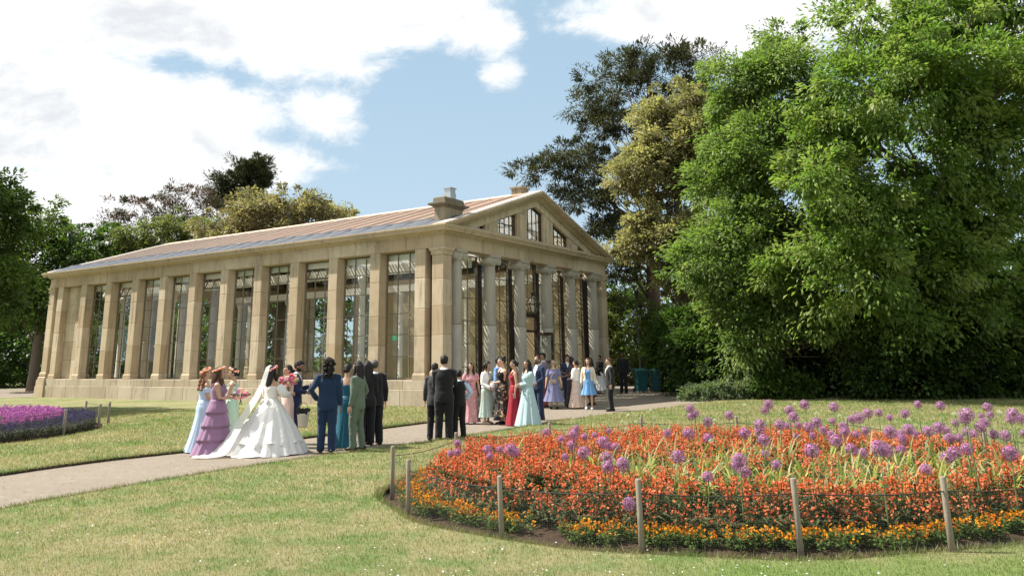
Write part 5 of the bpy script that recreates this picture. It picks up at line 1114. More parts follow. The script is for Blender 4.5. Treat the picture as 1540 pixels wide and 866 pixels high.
def person(label, x, y, face, h=1.7, sex='f', sk=1, hair=('long', 'black'), top=None, arms=('down', 'down'), head=(0, 0), stance=0.0, wide=1.0, group=None, z=-0.05):
    """a figure with its clothes; built at 1.75 m and scaled, facing along +y, the right hand at +x"""
    rr = random.Random(hash(label) % 1000 if False else sum(map(ord, label)))
    t = empty('person', (x, y, z), R(face - 90)); k = h / 1.75; stance = stance or rr.uniform(-.5, .5); t.scale = (k * wide, k * wide, k); tag(t, label, 'person', group)
    tab = TORSO[sex]; shw = .168 if sex == 'm' else .155; ar = 1.0 if sex == 'm' else 0.84
    wr = []; el = []; sh = []
    for s, a in ((-1, arms[0]), (1, arms[1])):
        w_ = ARMS[a] if isinstance(a, str) else a
        S0 = Vector((s * shw, 0, 1.405)); W = Vector((s * w_[0], w_[1], w_[2])); d = W - S0; L1, L2 = .285, .265
        if d.length > L1 + L2 - .005: W = S0 + d.normalized() * (L1 + L2 - .005); d = W - S0
        q = (L1 * L1 - L2 * L2 + d.length_squared) / (2 * d.length); hh = math.sqrt(max(1e-6, L1 * L1 - q * q))
        pole = Vector((s * (1.0 if a in ('hip', 'pocket') else .45), -.75, -.45)); dn = d.normalized(); pole = (pole - dn * pole.dot(dn)).normalized()
        sh.append(S0); wr.append(W); el.append(S0 + dn * q + pole * hh)
    st = stance; hips = [Vector((-.088, 0, .90)), Vector((.088, 0, .90))]; ank = [Vector((-.105, .06 * st - .02, .085)), Vector((.105, -.10 * st - .02, .085))]
    knee = [(a + b) / 2 + Vector((0, .035, .03)) for a, b in zip(hips, ank)]
    HY, HP = R(head[0]), R(head[1]); piv = Vector((0, .0, 1.53)); HM = Matrix.Translation(piv) @ Matrix.Rotation(HY, 4, 'Z') @ Matrix.Rotation(HP, 4, 'X') @ Matrix.Translation(-piv)
    hp = lambda p: HM @ Vector(p)
    # ---- body
    b = MB(); zs = [.84, .88, .93, 1.0, 1.05, 1.12, 1.18, 1.24, 1.30, 1.36, 1.41, 1.45, 1.48]
    b.rings([oval(zz, *interp(tab, zz)) for zz in zs])
    b.tube([(0, -.012, 1.40), (0, -.008, 1.48), hp((0, .005, 1.56)), hp((0, .01, 1.60))], [.068, .056, .054, .05], 14)
    def hball(c, r_): b.rings([[hp((c[0] + r_[0] * math.cos(tt) * math.cos(2 * math.pi * j / 16), c[1] + r_[1] * math.cos(tt) * math.sin(2 * math.pi * j / 16), c[2] + r_[2] * math.sin(tt))) for j in range(16)] for tt in [-math.pi / 2 + math.pi * (.04 + .92 * i / 9) for i in range(10)]])
    hball((0, .012, 1.655), (.074, .092, .098)); hball((0, .036, 1.588), (.054, .060, .062)); hball((0, .062, 1.552), (.030, .030, .024)); hball((0, .108, 1.618), (.014, .020, .026)); hball((0, .093, 1.664), (.045, .018, .012))
    for s in (-1, 1): hball((s * .076, .005, 1.622), (.012, .020, .030)); hball((s * .038, .072, 1.612), (.022, .022, .022))
    for i in (0, 1):
        b.tube([sh[i] + Vector((-.03 * (-1, 1)[i], 0, .0)), sh[i] + Vector((0, 0, -.015)), sh[i].lerp(el[i], .35), el[i], el[i].lerp(wr[i], .3), wr[i].lerp(el[i], .08), wr[i]], [r_ * ar for r_ in (.056, .060, .052, .042, .044, .029, .027)], 12)
        b.tube([hips[i] + Vector((0, 0, .04)), hips[i], hips[i].lerp(knee[i], .4), knee[i], knee[i].lerp(ank[i], .3), knee[i].lerp(ank[i], .75), ank[i], ank[i] + Vector((0, 0, -.03))], [q * (1.0 if sex == 'm' else .88) for q in (.088, .092, .082, .056, .058, .042, .037, .036)], 12)
        b.tube([ank[i] + Vector((0, -.05, -.055)), ank[i] + Vector((0, .02, -.045)), ank[i] + Vector((0, .10, -.06)), ank[i] + Vector((0, .17, -.066))], [.028, .038, .034, .018], 10)
    F = MB()
    for i in (0, 1):
        s = (-1, 1)[i]; d = (wr[i] - el[i]).normalized(); inw = Vector((-s, .2, 0)); nrm = (inw - d * inw.dot(d)).normalized(); sd = d.cross(nrm)
        if sd.y < 0 and abs(d.z) > .6 or sd.z < 0 and abs(d.z) <= .6: sd = -sd
        c = wr[i] + d * .045
        b.rings([[c + d * (.052 * math.sin(tt)) + sd * (.040 * math.cos(tt) * math.cos(2 * math.pi * j / 12)) + nrm * (.017 * math.cos(tt) * math.sin(2 * math.pi * j / 12)) for j in range(12)] for tt in [-1.4, -.8, -.2, .3, .8, 1.4]])
        curl = .35 if arms[i] in ('down', 'hang') else .85
        for q, (off, ln_) in enumerate(((-.028, .056), (-.010, .070), (.009, .076), (.028, .068))):
            p0 = c + d * .028 + sd * off; dd = d.copy(); P = [p0]
            for sgm in range(3):
                P.append(P[-1] + dd * ln_ * (.46, .32, .26)[sgm]); ca = curl * (.55 + .12 * q); dd = (dd * math.cos(ca) + nrm * math.sin(ca)).normalized()
            F.tube(P, [.0092, .0085, .0076, .0055], 6)
        p0 = wr[i] + d * .022 + sd * .030; dd = (d * .65 + sd * .65 + nrm * .35).normalized(); F.tube([p0, p0 + dd * .032, p0 + dd * .03 + (d * .9 + nrm * .45).normalized() * .034], [.0115, .0105, .007], 6)
    me = remesh(b, .0135 if y < 24 else .0165, 3); me.materials.clear(); me.materials.append(SKIN[sk]); me.polygons.foreach_set('material_index', np.zeros(len(me.polygons), np.int32))
    E = MB(); E.v, E.f, E.m = F.v[:], F.f[:], [0] * len(F.f)
    def eball(c, r_, m_):
        i0 = len(E.v); E.ball((0, 0, 0), 1.0, 8, 5, m_); E.v[i0:] = [tuple(hp((c[0] + p[0] * r_[0], c[1] + p[1] * r_[1], c[2] + p[2] * r_[2]))) for p in E.v[i0:]]
    for s in (-1, 1): eball((s * .032, .090, 1.638), (.015, .008, .008), 1); eball((s * .034, .0985, 1.660), (.022, .007, .0045), 1)
    eball((0, .096, 1.578), (.024, .008, .009), 2)
    me.materials.append(M['eye']); me.materials.append(M['lip']); n0 = 3
    bm = bmesh.new(); bm.from_mesh(me); vs = [bm.verts.new(p) for p in E.v]
    for f, mi in zip(E.f, E.m): fc = bm.faces.new([vs[i] for i in f]); fc.material_index = mi; fc.smooth = True
    bm.to_mesh(me); bm.free(); me.name = 'body'; link('body', me, t)
    # ---- hair
    style, hc = hair
    if style != 'none': hair_mesh(style, HAIR[hc], t, hp, rr)
    # ---- clothes
    ctx = dict(t=t, tab=tab, sh=sh, el=el, wr=wr, hips=hips, knee=knee, ank=ank, hp=hp, sex=sex, rr=rr, y=y, ar=ar)
    for piece in (top or []): piece(ctx)
    ctx['hand'] = [t.matrix_basis if False else None]; t['_dummy'] = 0; del t['_dummy']
    T = Matrix.Translation((x, y, z)) @ Matrix.Rotation(R(face - 90), 4, 'Z') @ Matrix.Diagonal((k * wide, k * wide, k, 1))
    ctx['world'] = lambda p: T @ Vector(p)
    return ctx
def hair_mesh(style, mat, t, hp, rr):
    b = MB(); thin = style == 'shaved'
    rx, ry, rz = (.0765, .0955, .1005) if thin else (.080, .099, .107)
    N, K = 30, 12; ph = rr.uniform(0, 6)
    def pt(th, ph_):
        c_ = math.cos(ph_); wv = 1 + (0 if thin else .025 * math.sin(5 * th + ph) * math.cos(4 * ph_) + .02 * math.sin(11 * th + 2 * ph_))
        return (rx * c_ * math.cos(th) * wv, .004 + ry * c_ * math.sin(th) * wv, 1.66 + rz * math.sin(ph_) * wv)
    def low(th):                                             # the hairline: high over the brow, dipping before the ears and to the nape
        f = math.sin(th); a = max(0.0, min(1.0, (f + .15) / .75)); a = a * a * (3 - 2 * a)
        return 1.572 + .012 * math.sin(3 * th + ph) + a * .140 + (.012 * math.sin(th * 9 + ph) if a > .5 else 0)
    rs = []
    for i in range(K + 1):
        ring = []
        for j in range(N):
            th = 2 * math.pi * j / N; p0 = math.asin(max(-.98, min(.98, (low(th) - 1.66) / rz))); ring.append(hp(pt(th, p0 + (math.pi * .495 - p0) * i / K)))
        rs.append(ring)
    inner = [[hp((0, .004, 1.66)) * .12 + p * .88 for p in rs[0]]]
    b.rings(inner + rs, 0, (False, True), True)
    if style in ('long', 'bob', 'curly'):
        z1 = dict(long=1.24, bob=1.50, curly=1.24)[style]; wv = .03 if style == 'curly' else .012; rs = []
        for i in range(11):
            f = i / 10; z = 1.70 + (z1 - 1.70) * f; w = (.086 + .030 * math.sin(math.pi * min(1, f * 1.1))) * (1 - .72 * f ** 4); d = .062 * (1 - .60 * f ** 1.5)
            yc = -.052 - .040 * f; ring = []
            for j in range(18):
                a = 2 * math.pi * j / 18; m_ = 1 + wv * 6 * math.sin(3 * a + 7 * f + ph) * .35 + wv * 4 * math.sin(9 * a + 3 * f)
                p = (w * math.cos(a) * m_, yc + d * math.sin(a) * m_ + .06 * (1 - f) * abs(math.cos(a)) ** 3, z)
                ring.append(hp(p) if f < .45 else (Vector(hp(p)) * (1 - (f - .45)) + Vector(p) * (f - .45)))
            rs.append(ring)
        b.rings(rs[::-1], 0, (True, True), True)
        if style != 'bob':
            for s in (-1, 1):
                b.tube([hp((s * .070, .035, 1.70)), hp((s * .086, .030, 1.62)), hp((s * .088, .028, 1.54)), (s * .095, .055, 1.44), (s * .085, .085, 1.34), (s * .075, .10, 1.28)], [.018, .026, .028, .03, .026, .008], 8)
        else:
            for s in (-1, 1): b.tube([hp((s * .068, .045, 1.72)), hp((s * .084, .030, 1.64)), hp((s * .082, .030, 1.56)), hp((s * .07, .035, 1.51))], [.02, .026, .024, .012], 8)
    if style in ('big',):
        for i in range(190):
            a, e = rr.uniform(0, 6.28), rr.uniform(-1.1, 1.5); r_ = rr.uniform(.75, 1.0)
            p = (.118 * r_ * math.cos(e) * math.cos(a), -.03 + .12 * r_ * math.cos(e) * math.sin(a), 1.645 + .135 * r_ * math.sin(e))
            if p[1] > .05 and p[2] < 1.71: continue
            b.ball(hp(p), rr.uniform(.014, .027), 6, 4)
        for i in range(60): b.ball((rr.uniform(-.10, .10), -.09 + rr.uniform(-.05, .02), rr.uniform(1.40, 1.58)), rr.uniform(.015, .028), 6, 4)
    if style == 'bun': b.ball(hp((0, -.070, 1.755)), (.045, .045, .040), 14, 9); b.ball(hp((.02, -.085, 1.740)), .028, 8, 6); b.ball(hp((-.022, -.08, 1.76)), .027, 8, 6)
    if style == 'updo':
        b.ball(hp((0, -.092, 1.62)), (.050, .038, .050), 14, 9)
        for i in range(9): b.ball(hp((rr.uniform(-.05, .05), -.10 + rr.uniform(-.02, .015), 1.63 + rr.uniform(-.045, .05))), rr.uniform(.014, .022), 7, 5)
    if style == 'curls':
        for i in range(46):
            f = rr.random(); a = rr.uniform(-1, 1); b.ball((a * (.075 + .05 * f), -.085 - .04 * f + .03 * rr.uniform(-1, 1) + .05 * abs(a), 1.68 - .40 * f), rr.uniform(.022, .038), 8, 5)
    if style in ('short', 'quiff'):
        for i in range(22): a = rr.uniform(0, 6.28); q = rr.random() ** .5; b.ball(hp((.060 * q * math.cos(a), .012 + .078 * q * math.sin(a), 1.757 - .045 * q * q)), (rr.uniform(.020, .030), rr.uniform(.022, .034), rr.uniform(.010, .016)), 8, 5)
    b.build('hair', mat, t)
# clothing pieces: each returns a function of the figure's context
def ring_off(tab, z, o, n=28): rx, ry, cy = interp(tab, z); return oval(z, rx + o, ry + o, cy, n)
def jacket(mat, hem=.80, shirt='white', tie=None, short=False, opened=0.075):
    def f(c):
        b = MB(); zs = [hem, .84, .90, .97, 1.05, 1.12, 1.18, 1.24, 1.30, 1.36, 1.41, 1.45, 1.475]
        b.rings([ring_off(c['tab'], max(z, .86), .018 + .020 * max(0, (1.0 - z)) / .2) if z > .86 else [(p[0], p[1], z) for p in ring_off(c['tab'], .88, .034)] for z in zs])
        for i in (0, 1):
            s = (-1, 1)[i]; sh, el, wr = c['sh'][i], c['el'][i], c['wr'][i]; end = sh.lerp(el, .8) if short else wr.lerp(el, .06)
            P = [sh + Vector((-s * .05, 0, .012)), sh + Vector((s * .012, 0, .004)), sh.lerp(el, .4), el] + ([] if short else [el.lerp(wr, .5), end]); r_ = [.062, .070, .066, .057, .051, .045][:len(P)]
            if short: P[-1] = end
            b.tube(P, [q * (c['ar'] * .25 + .75) for q in r_], 14)
        me = remesh(b, .0155 if c['y'] < 24 else .018, 3); me.materials.clear(); me.materials.append(CL[mat]); me.polygons.foreach_set('material_index', np.zeros(len(me.polygons), np.int32))
        crease(me, .006, 2.6, 5.0); bm = bmesh.new(); bm.from_mesh(me); kill = []
        for fc in bm.faces:
            p = fc.calc_center_median()
            if p.z > 1.462 and abs(p.x) < .085: kill.append(fc)
            elif shirt and p.y > .03 and p.z > 1.10 and abs(p.x) < opened * min(1.0, (p.z - 1.10) / .30): kill.append(fc)
            elif p.z < .86 and p.y > .05 and abs(p.x) < .022 + .10 * (.86 - p.z): kill.append(fc)
        bmesh.ops.delete(bm, geom=kill, context='FACES'); bm.to_mesh(me); bm.free(); link('jacket', me, c['t'])
        if shirt:
            b = MB(); b.rings([ring_off(c['tab'], z, .012) for z in (1.0, 1.06, 1.12, 1.2, 1.28, 1.36, 1.41, 1.45)], 0, (False, False)); b.rings([oval(1.45, .072, .066, -.006), oval(1.50, .064, .060, -.006), oval(1.505, .068, .064, -.006), oval(1.46, .085, .078, -.004)], 0, (False, False)); b.build('shirt', CL[shirt], c['t'])
        if tie:
            b = MB(); yy_ = lambda z: interp(c['tab'], z)[1] + interp(c['tab'], z)[2] + .018
            P = [(1.455, .018), (1.43, .022), (1.40, .017), (1.25, .032), (1.10, .038)]
            for (z0, w0), (z1, w1) in zip(P[:-1], P[1:]): b.prism([(-w0, yy_(z0), z0), (w0, yy_(z0), z0), (w1, yy_(z1), z1), (-w1, yy_(z1), z1)], (0, .008, 0))
            b.build('tie', CL[tie], c['t'])
    return f
def trousers(mat, name='trousers'):
    def f(c):
        b = MB(); b.rings([ring_off(c['tab'], z, .016) for z in (.86, .90, .96, 1.0, 1.05)])
        for i in (0, 1):
            h_, k_, a_ = c['hips'][i], c['knee'][i], c['ank'][i]
            b.tube([h_ + Vector((0, 0, .03)), h_ + Vector((0, 0, -.05)), h_.lerp(k_, .5), k_, k_.lerp(a_, .5), a_ + Vector((0, .005, .02)), a_ + Vector((0, .012, -.035))], [.104, .108, .098, .080, .074, .068, .070], 16)
        me = remesh(b, .016, 3); me.materials.clear(); me.materials.append(CL[mat]); me.polygons.foreach_set('material_index', np.zeros(len(me.polygons), np.int32)); me.name = name; crease(me, .008, 2.4, 6.0); link(name, me, c['t'])
    return f
def shoes(mat='shoe', heel=0.0):
    def f(c):
        for i in (0, 1):
            a = c['ank'][i]; b = MB(); g_ = .0
            pr = [(-.085, .030, .055), (-.06, .036, .075), (-.01, .040, .085), (.06, .043, .07), (.13, .044, .05), (.175, .034, .035), (.195, .012, .02)]
            b.rings([[(a.x + w * math.cos(q) * 1.0, a.y + yy_, max(.002, .012 + hh * .5 + hh * .55 * math.sin(q))) for q in [2 * math.pi * j / 12 for j in range(12)]] for yy_, w, hh in pr]); b.build('shoe', CL[mat], c['t'])
    return f
def skirt(mat, z0=1.07, z1=.02, hem=(.30, .26), hip=.02, n_fold=9, depth=.05, tiers=0, lean=(0, 0), name='skirt', pw=1.3, scallop=0.0, seed=0):
    def f(c):
        N = 72; rs = []; nz = 26; ph = c['rr'].uniform(0, 6) + seed; tz = [z0 + (z1 - z0) * i / max(1, tiers) for i in range(tiers + 1)] if tiers else []
        wrx, wry, wcy = interp(c['tab'], z0); wrx += .019; wry += .019; hrx, hry, hcy = interp(c['tab'], .93); levels = [z0 + (z1 - z0) * i / nz for i in range(nz + 1)]
        if tiers:
            levels = []
            for i in range(tiers):
                a, b_ = tz[i], tz[i + 1]; levels += [(a + (b_ - a) * q / 6, i) for q in range(7)]
        else: levels = [(z, 0) for z in levels]
        for z, ti in levels:
            f_ = (z0 - z) / (z0 - z1)
            br, bry = wrx + (hem[0] - wrx) * f_ ** pw, wry + (hem[1] - wry) * f_ ** pw
            if z > .80:
                q = min(1, max(0, (z0 - z) / (z0 - .90))); q = q * q * (3 - 2 * q); br = max(br, wrx + (hrx + hip - wrx) * q); bry = max(bry, wry + (hry + hip - wry) * q)
            else: br = max(br, .195); bry = max(bry, .15)
            if tiers: g_ = (tz[ti] - z) / (tz[ti] - tz[ti + 1]); bump = .028 * (g_ - .3) if ti or g_ > .2 else 0; br += bump; bry += bump
            dd = depth * min(1, f_ * 1.5 + .05); ring = []
            for j in range(N):
                a = 2 * math.pi * j / N
                w = 1 + dd * (math.sin(n_fold * a + ph + .8 * math.sin(2 * a + ti)) + .5 * math.sin((n_fold * 2 + 3) * a + 1.7 * ph + 3 * f_ + ti * 2) + .3 * math.sin((n_fold + 5) * a - 2 * f_))
                ring.append((br * math.cos(a) * w + lean[0] * f_ ** 3, wcy + bry * math.sin(a) * w + lean[1] * f_ ** 3, z + (scallop * math.sin(7 * a + ph) * (f_ > .97))))
            rs.append(ring)
        rs = rs[::-1]; b = MB(); b.rings(rs, 0, (False, True), True); b.build(name, CL[mat], c['t'])
    return f
def bodice(mat, z0=1.0, z1=1.36, off=.012, straps=0, name='bodice', halter=False):
    def f(c):
        b = MB(); n = 9; b.rings([ring_off(c['tab'], z0 + (z1 - z0) * i / n, off) for i in range(n + 1)], 0, (False, False))
        rx, ry, cy = interp(c['tab'], z1)
        if straps or halter:
            for s in ((-1, 1) if straps != 1 else (-1,)):
                xs_ = .085 if not halter else .05; e = .105 if not halter else .03
                b.tube([(s * xs_, cy + ry + .004, z1 - .02), (s * (xs_ + .01), .06, 1.41), (s * e, -.005, 1.452), (s * xs_, -.075, 1.40), (s * xs_ * .8, cy - ry - .004, z1 - .02)], [.022, .020, .018, .020, .022], 8)
        b.build(name, CL[mat], c['t'])
    return f
def sleeves(mat, frac=1.0, r0=.062, puff=0.0, name='sleeve', offshoulder=False):
    def f(c):
        for i in (0, 1):
            s = (-1, 1)[i]; sh, el, wr = c['sh'][i], c['el'][i], c['wr'][i]
            def at_(q): return sh.lerp(el, q * 2) if q < .5 else el.lerp(wr, q * 2 - 1)
            b = MB(); n = 10; q0 = .12 if offshoulder else 0.0; P = [at_(q0 + (frac - q0) * j / n) for j in range(n + 1)]
            if not offshoulder: P[0] = sh + Vector((-s * .035, 0, .006))
            rad = [(r0 * c['ar'] * 1.15 * (1 - .35 * (q0 + (frac - q0) * j / n))) + puff * math.sin(math.pi * min(1, (j + .4) / n)) * (1 + .12 * (j % 2)) for j in range(n + 1)]
            b.tube(P, rad, 16); b.build(name, CL[mat], c['t'])
    return f
def collar_cape(mat, z0=1.10, z1=1.46, off=.035, name='cardigan', frac=1.0):
    """open cardigan or shawl: a shell round the back and sides with sleeves"""
    def f(c):
        b = MB(); rs = []
        for i in range(9):
            z = z0 + (z1 - z0) * i / 8; rx, ry, cy = interp(c['tab'], min(z, 1.44)); gap = .50 + .25 * (1 - i / 8) * .3
            rs.append([((rx + off) * math.cos(a), cy + (ry + off) * math.sin(a), z) for a in [math.pi / 2 + gap + (2 * math.pi - 2 * gap) * j / 26 for j in range(27)]])
        b.rings(rs, 0, (False, False), True, False); o = b.build(name, CL[mat], c['t']); sleeves(mat, frac, .075, 0, 'sleeve')(c)
    return f
def crown_of_flowers(cols):
    def f(c):
        b = MB(); rr = c['rr']
        for i in range(18):
            a = 6.283 * i / 18; b.ball(c['hp']((.086 * math.cos(a), -.01 + .098 * math.sin(a), 1.700 + rr.uniform(-.012, .014) + .045 * math.sin(a))), rr.uniform(.018, .030), 7, 5, i % len(cols))
        b.build('flower_crown', [M[x] for x in cols], c['t'])
    return f
def sunglasses(c):
    b = MB(); hp = c['hp']
    for s in (-1, 1): b.ball(hp((s * .034, .104, 1.638)), (.027, .012, .020), 10, 6)
    b.tube([hp((-.075, .02, 1.645)), hp((-.066, .09, 1.645)), hp((0, .108, 1.645)), hp((.066, .09, 1.645)), hp((.075, .02, 1.645))], .0045, 5); b.build('sunglasses', M['iron'], c['t'])
def beard(mat):
    def f(c):
        b = MB(); N, K = 20, 8
        for i in range(K):
            for j in range(N):
                q = []
                for a, e in ((j, i), (j + 1, i), (j + 1, i + 1), (j, i + 1)):
                    th = 2 * math.pi * a / N; ph = -1.35 + 1.75 * e / K; q.append((.064 * math.cos(ph) * math.cos(th), .038 + .070 * math.cos(ph) * math.sin(th), 1.588 + .070 * math.sin(ph)))
                cy = sum(p[1] for p in q) / 4; cz = sum(p[2] for p in q) / 4; cx = sum(p[0] for p in q) / 4
                if cy < .0 or (cz > 1.60 and abs(cx) < .045) or (abs(cz - 1.578) < .008 and abs(cx) < .02): continue
                b.poly([c['hp'](p) for p in q], 0, True)
        b.build('beard', HAIR[mat], c['t'])
    return f
for nm_, c_ in (('orange_bloom', (0.72, 0.27, 0.12)), ('pink_bloom', (0.82, 0.26, 0.38)), ('peach_bloom', (0.80, 0.50, 0.38)), ('red_bloom', (0.66, 0.06, 0.10)), ('violet_bloom', (0.55, 0.36, 0.60)), ('green_leaf', (0.08, 0.13, 0.04)), ('dark_bloom', (0.03, 0.028, 0.03))): M[nm_] = plain(nm_, c_, 0.8, 0.2, 30.0)
def bouquet(label, p, cols, r_=.12, name='bouquet', seed=1):
    t = empty(name, p); tag(t, label, 'bouquet'); rr = random.Random(seed); b = MB()
    for i in range(34):
        d = Vector((rr.gauss(0, 1), rr.gauss(0, 1), rr.gauss(0, 1))).normalized() * r_ * rr.uniform(.55, 1.0); d.z *= .8; s = rr.uniform(.032, .052); m_ = i % len(cols)
        for q in range(5):                                                       # each bloom: cupped petals round a heart
            a = 6.283 * q / 5 + i; b.ball((d.x + s * .55 * math.cos(a), d.y + s * .55 * math.sin(a), d.z + s * .2 * math.sin(a * 2)), (s * .6, s * .6, s * .45), 6, 4, m_)
        b.ball(d + Vector((0, 0, s * .25)), s * .5, 6, 4, m_)
    b.build('blooms', [M[x] for x in cols], t); b = MB()
    for i in range(12):
        a = 6.283 * i / 12; b.prism([(r_ * .6 * math.cos(a), r_ * .6 * math.sin(a), -.02), (r_ * 1.15 * math.cos(a + .15), r_ * 1.15 * math.sin(a + .15), -.03), (r_ * 1.3 * math.cos(a), r_ * 1.3 * math.sin(a), .0), (r_ * 1.1 * math.cos(a - .18), r_ * 1.1 * math.sin(a - .18), -.04)], (0, 0, .004))
    b.build('leaves', M['green_leaf'], t); b = MB()
    for i in range(7): b.tube([(rr.uniform(-.03, .03), rr.uniform(-.03, .03), 0), (rr.uniform(-.012, .012), rr.uniform(-.012, .012), -.12), (rr.uniform(-.03, .03), rr.uniform(-.03, .03), -.22)], .005, 5)
    b.build('stems', M['stem'], t)
def bag(label, c, lp, size, mat, strap_pts, name='handbag', face=0):
    p = c['world'](lp); t = empty(name, p, c['t'].rotation_euler.z); tag(t, label, 'handbag'); sx, sy, sz = size; b = MB()
    bm = bmesh.new(); bmesh.ops.create_cube(bm, size=1.0); bmesh.ops.scale(bm, vec=size, verts=bm.verts); bmesh.ops.bevel(bm, geom=bm.edges[:], offset=min(size) * .25, segments=2, affect='EDGES'); me = bpy.data.meshes.new('bag_body'); bm.to_mesh(me); bm.free(); me.materials.append(CL[mat]); link('bag_body', me, t)
    b.prism([(-sx * .49, sy * .5, sz * .48), (sx * .49, sy * .5, sz * .48), (sx * .4, sy * .5 + .006, -sz * .12), (-sx * .4, sy * .5 + .006, -sz * .12)], (0, .008, 0)); b.build('flap', CL[mat], t)
    k = c['t'].scale; b = MB(); b.tube([((q[0] - lp[0]) * k[0], (q[1] - lp[1]) * k[1], (q[2] - lp[2]) * k[2]) for q in strap_pts], .007, 6); b.build('strap', CL[mat], t)
    b = MB(); b.box(-.012, .012, sy * .5 + .012, sy * .5 + .02, -sz * .16, -sz * .06); b.build('clasp', M['steel'], t)
# ---------------------------------------------------------------- the wedding party and guests
LG, MG, RG = 'wedding party on the path', 'men standing on the path edge', 'guests waiting before the portico'
SUIT = lambda m, sh='white', tie=None, tr=None: [trousers(tr or m), jacket(m, shirt=sh, tie=tie), shoes()]
a = person('bridesmaid in off shoulder ice blue gown with long light brown curls and orange flowers', -6.52, 16.9, 35, 1.68, 'f', 1, ('curls', 'curl'), [bodice('ice', 1.0, 1.33), skirt('ice', hem=(.30, .30), n_fold=8, lean=(0, -.05)), sleeves('ice', .32, .058, .012, offshoulder=True), crown_of_flowers(['orange_bloom', 'peach_bloom'])], ('front', 'front'), group=LG)
a = person('bridesmaid in tiered lilac gown holding a bouquet, dark wavy hair with an orange flower', -6.02, 16.3, 12, 1.70, 'f', 1, ('long', 'brown'), [bodice('lilac', 1.0, 1.36, straps=2), skirt('lilac', 1.10, .02, (.32, .32), tiers=4, n_fold=13, depth=.035, lean=(0, -.06), pw=.9), crown_of_flowers(['orange_bloom', 'peach_bloom'])], ('bouquet', 'bouquet'), wide=1.16, group=LG)
bouquet('bouquet of pink and violet blooms held by the bridesmaid in lilac', a['world']((0, .40, 1.20)), ['pink_bloom', 'violet_bloom', 'peach_bloom', 'red_bloom'], .16, seed=3)
a = person('bridesmaid in mint gown half hidden between the lilac gown and the bride', -6.05, 17.25, 190, 1.66, 'f', 1, ('updo', 'black'), [bodice('mint', 1.0, 1.36, straps=2), skirt('mint', hem=(.27, .25), n_fold=8), crown_of_flowers(['peach_bloom', 'orange_bloom'])], ('phone', 'hold'), group=LG)
br = person('bride seen from behind in a wide ivory ball gown with puffed sleeves and flower crown', -5.0, 16.5, 62, 1.70, 'f', 1, ('long', 'black'), [bodice('bridal', 1.0, 1.34), skirt('bridal', 1.08, .015, (.84, .82), n_fold=23, depth=.03, lean=(0, -.06), pw=.92, name='underskirt', scallop=.012), skirt('bridal', 1.085, .22, (.72, .70), n_fold=15, depth=.05, lean=(0, -.05), pw=.90, name='overskirt', scallop=.05, seed=2), sleeves('bridal', .80, .072, .028, offshoulder=True), crown_of_flowers(['orange_bloom', 'peach_bloom', 'pink_bloom'])], ((.10, .32, 1.15), (.26, .34, 1.16)), head=(-20, 0), group=LG)
def veil(c):
    b = MB(); world = c['world']; P = [(0, -.06, 1.765, .035), (0, -.13, 1.72, .05), (-.03, -.17, 1.58, .065), (-.05, -.22, 1.40, .075), (-.06, -.34, 1.15, .09), (-.08, -.50, .88, .11), (-.10, -.66, .58, .13), (-.12, -.82, .30, .15), (-.16, -.95, .08, .20), (-.20, -1.04, .025, .26), (-.24, -1.16, .02, .28), (-.30, -1.30, .018, .20), (-.33, -1.38, .016, .08)]
    ang = R(118); rs = []                                              # the veil falls from the comb towards the camera's left
    k = 1.70 / 1.75
    for i, (px, py, pz, w) in enumerate(P):
        ring = []
        for j in range(15):
            s = -1 + 2 * j / 14; f_ = min(1, i / 6); ox, oy = (s * w + px * f_, py)
            fold = .018 * math.sin(s * 9 + i * .9) * (.4 + f_)
            d = Vector((math.cos(R(62)), math.sin(R(62)), 0)); side = Vector((d.y, -d.x, 0)); back = Vector((-0.62, -0.785, 0)) if py < -.3 else -d
            ring.append(c['org'] + side * ox * k + (-d * min(.3, -py) + Vector((-.70, -.71, 0)) * max(0, -py - .3)) * k + Vector((0, 0, pz * k + abs(fold) + (.0 if i < 8 else .012 * (1 + math.sin(s * 7 + i))))) )
        rs.append(ring)
    inv = Matrix.Translation((c['org'].x, c['org'].y, c['org'].z)) @ Matrix.Rotation(c['t'].rotation_euler.z, 4, 'Z') @ Matrix.Diagonal((*c['t'].scale, 1)); inv = inv.inverted()
    b.rings([[inv @ p for p in r_] for r_ in rs], 0, (False, False), True, False); b.build('veil', CL['veil'], c['t'])
br['org'] = Vector((-5.0, 16.5, -.05)); veil(br)
b = MB(); hp = br['hp']
b.tube([(0, -.115, 1.06), (.07, -.16, 1.07), (.09, -.20, 1.0), (.03, -.17, 1.02), (0, -.125, 1.05)], [.012, .03, .02, .02, .012], 8); b.tube([(0, -.115, 1.05), (-.07, -.16, 1.06), (-.09, -.21, .98), (-.03, -.17, 1.0), (0, -.125, 1.04)], [.012, .03, .02, .02, .012], 8); b.tube([(.01, -.13, 1.04), (.03, -.25, .85), (.05, -.36, .66)], [.015, .022, .012], 6, ell=.4); b.build('sash_bow', CL['bridal'], br['t'])
bouquet('large hot pink bouquet held up beside the bride', Vector((-4.80, 17.0, 1.34)), ['pink_bloom', 'red_bloom', 'peach_bloom', 'pink_bloom', 'violet_bloom'], .19, seed=5)
person('bridesmaid in pale blush gown standing beyond the bride, dark hair in an updo', -4.92, 17.4, 215, 1.70, 'f', 1, ('updo', 'black'), [bodice('blush', 1.0, 1.36, straps=2), skirt('blush', hem=(.27, .25), n_fold=7)], ('bouquet', 'bouquet'), group=LG)
gm = person('bearded man in navy suit looking down at something in his hands', -4.93, 18.05, 5, 1.80, 'm', 2, ('short', 'black'), SUIT('navy') + [beard('black')], ('phone', 'front'), head=(0, -22), group=LG)
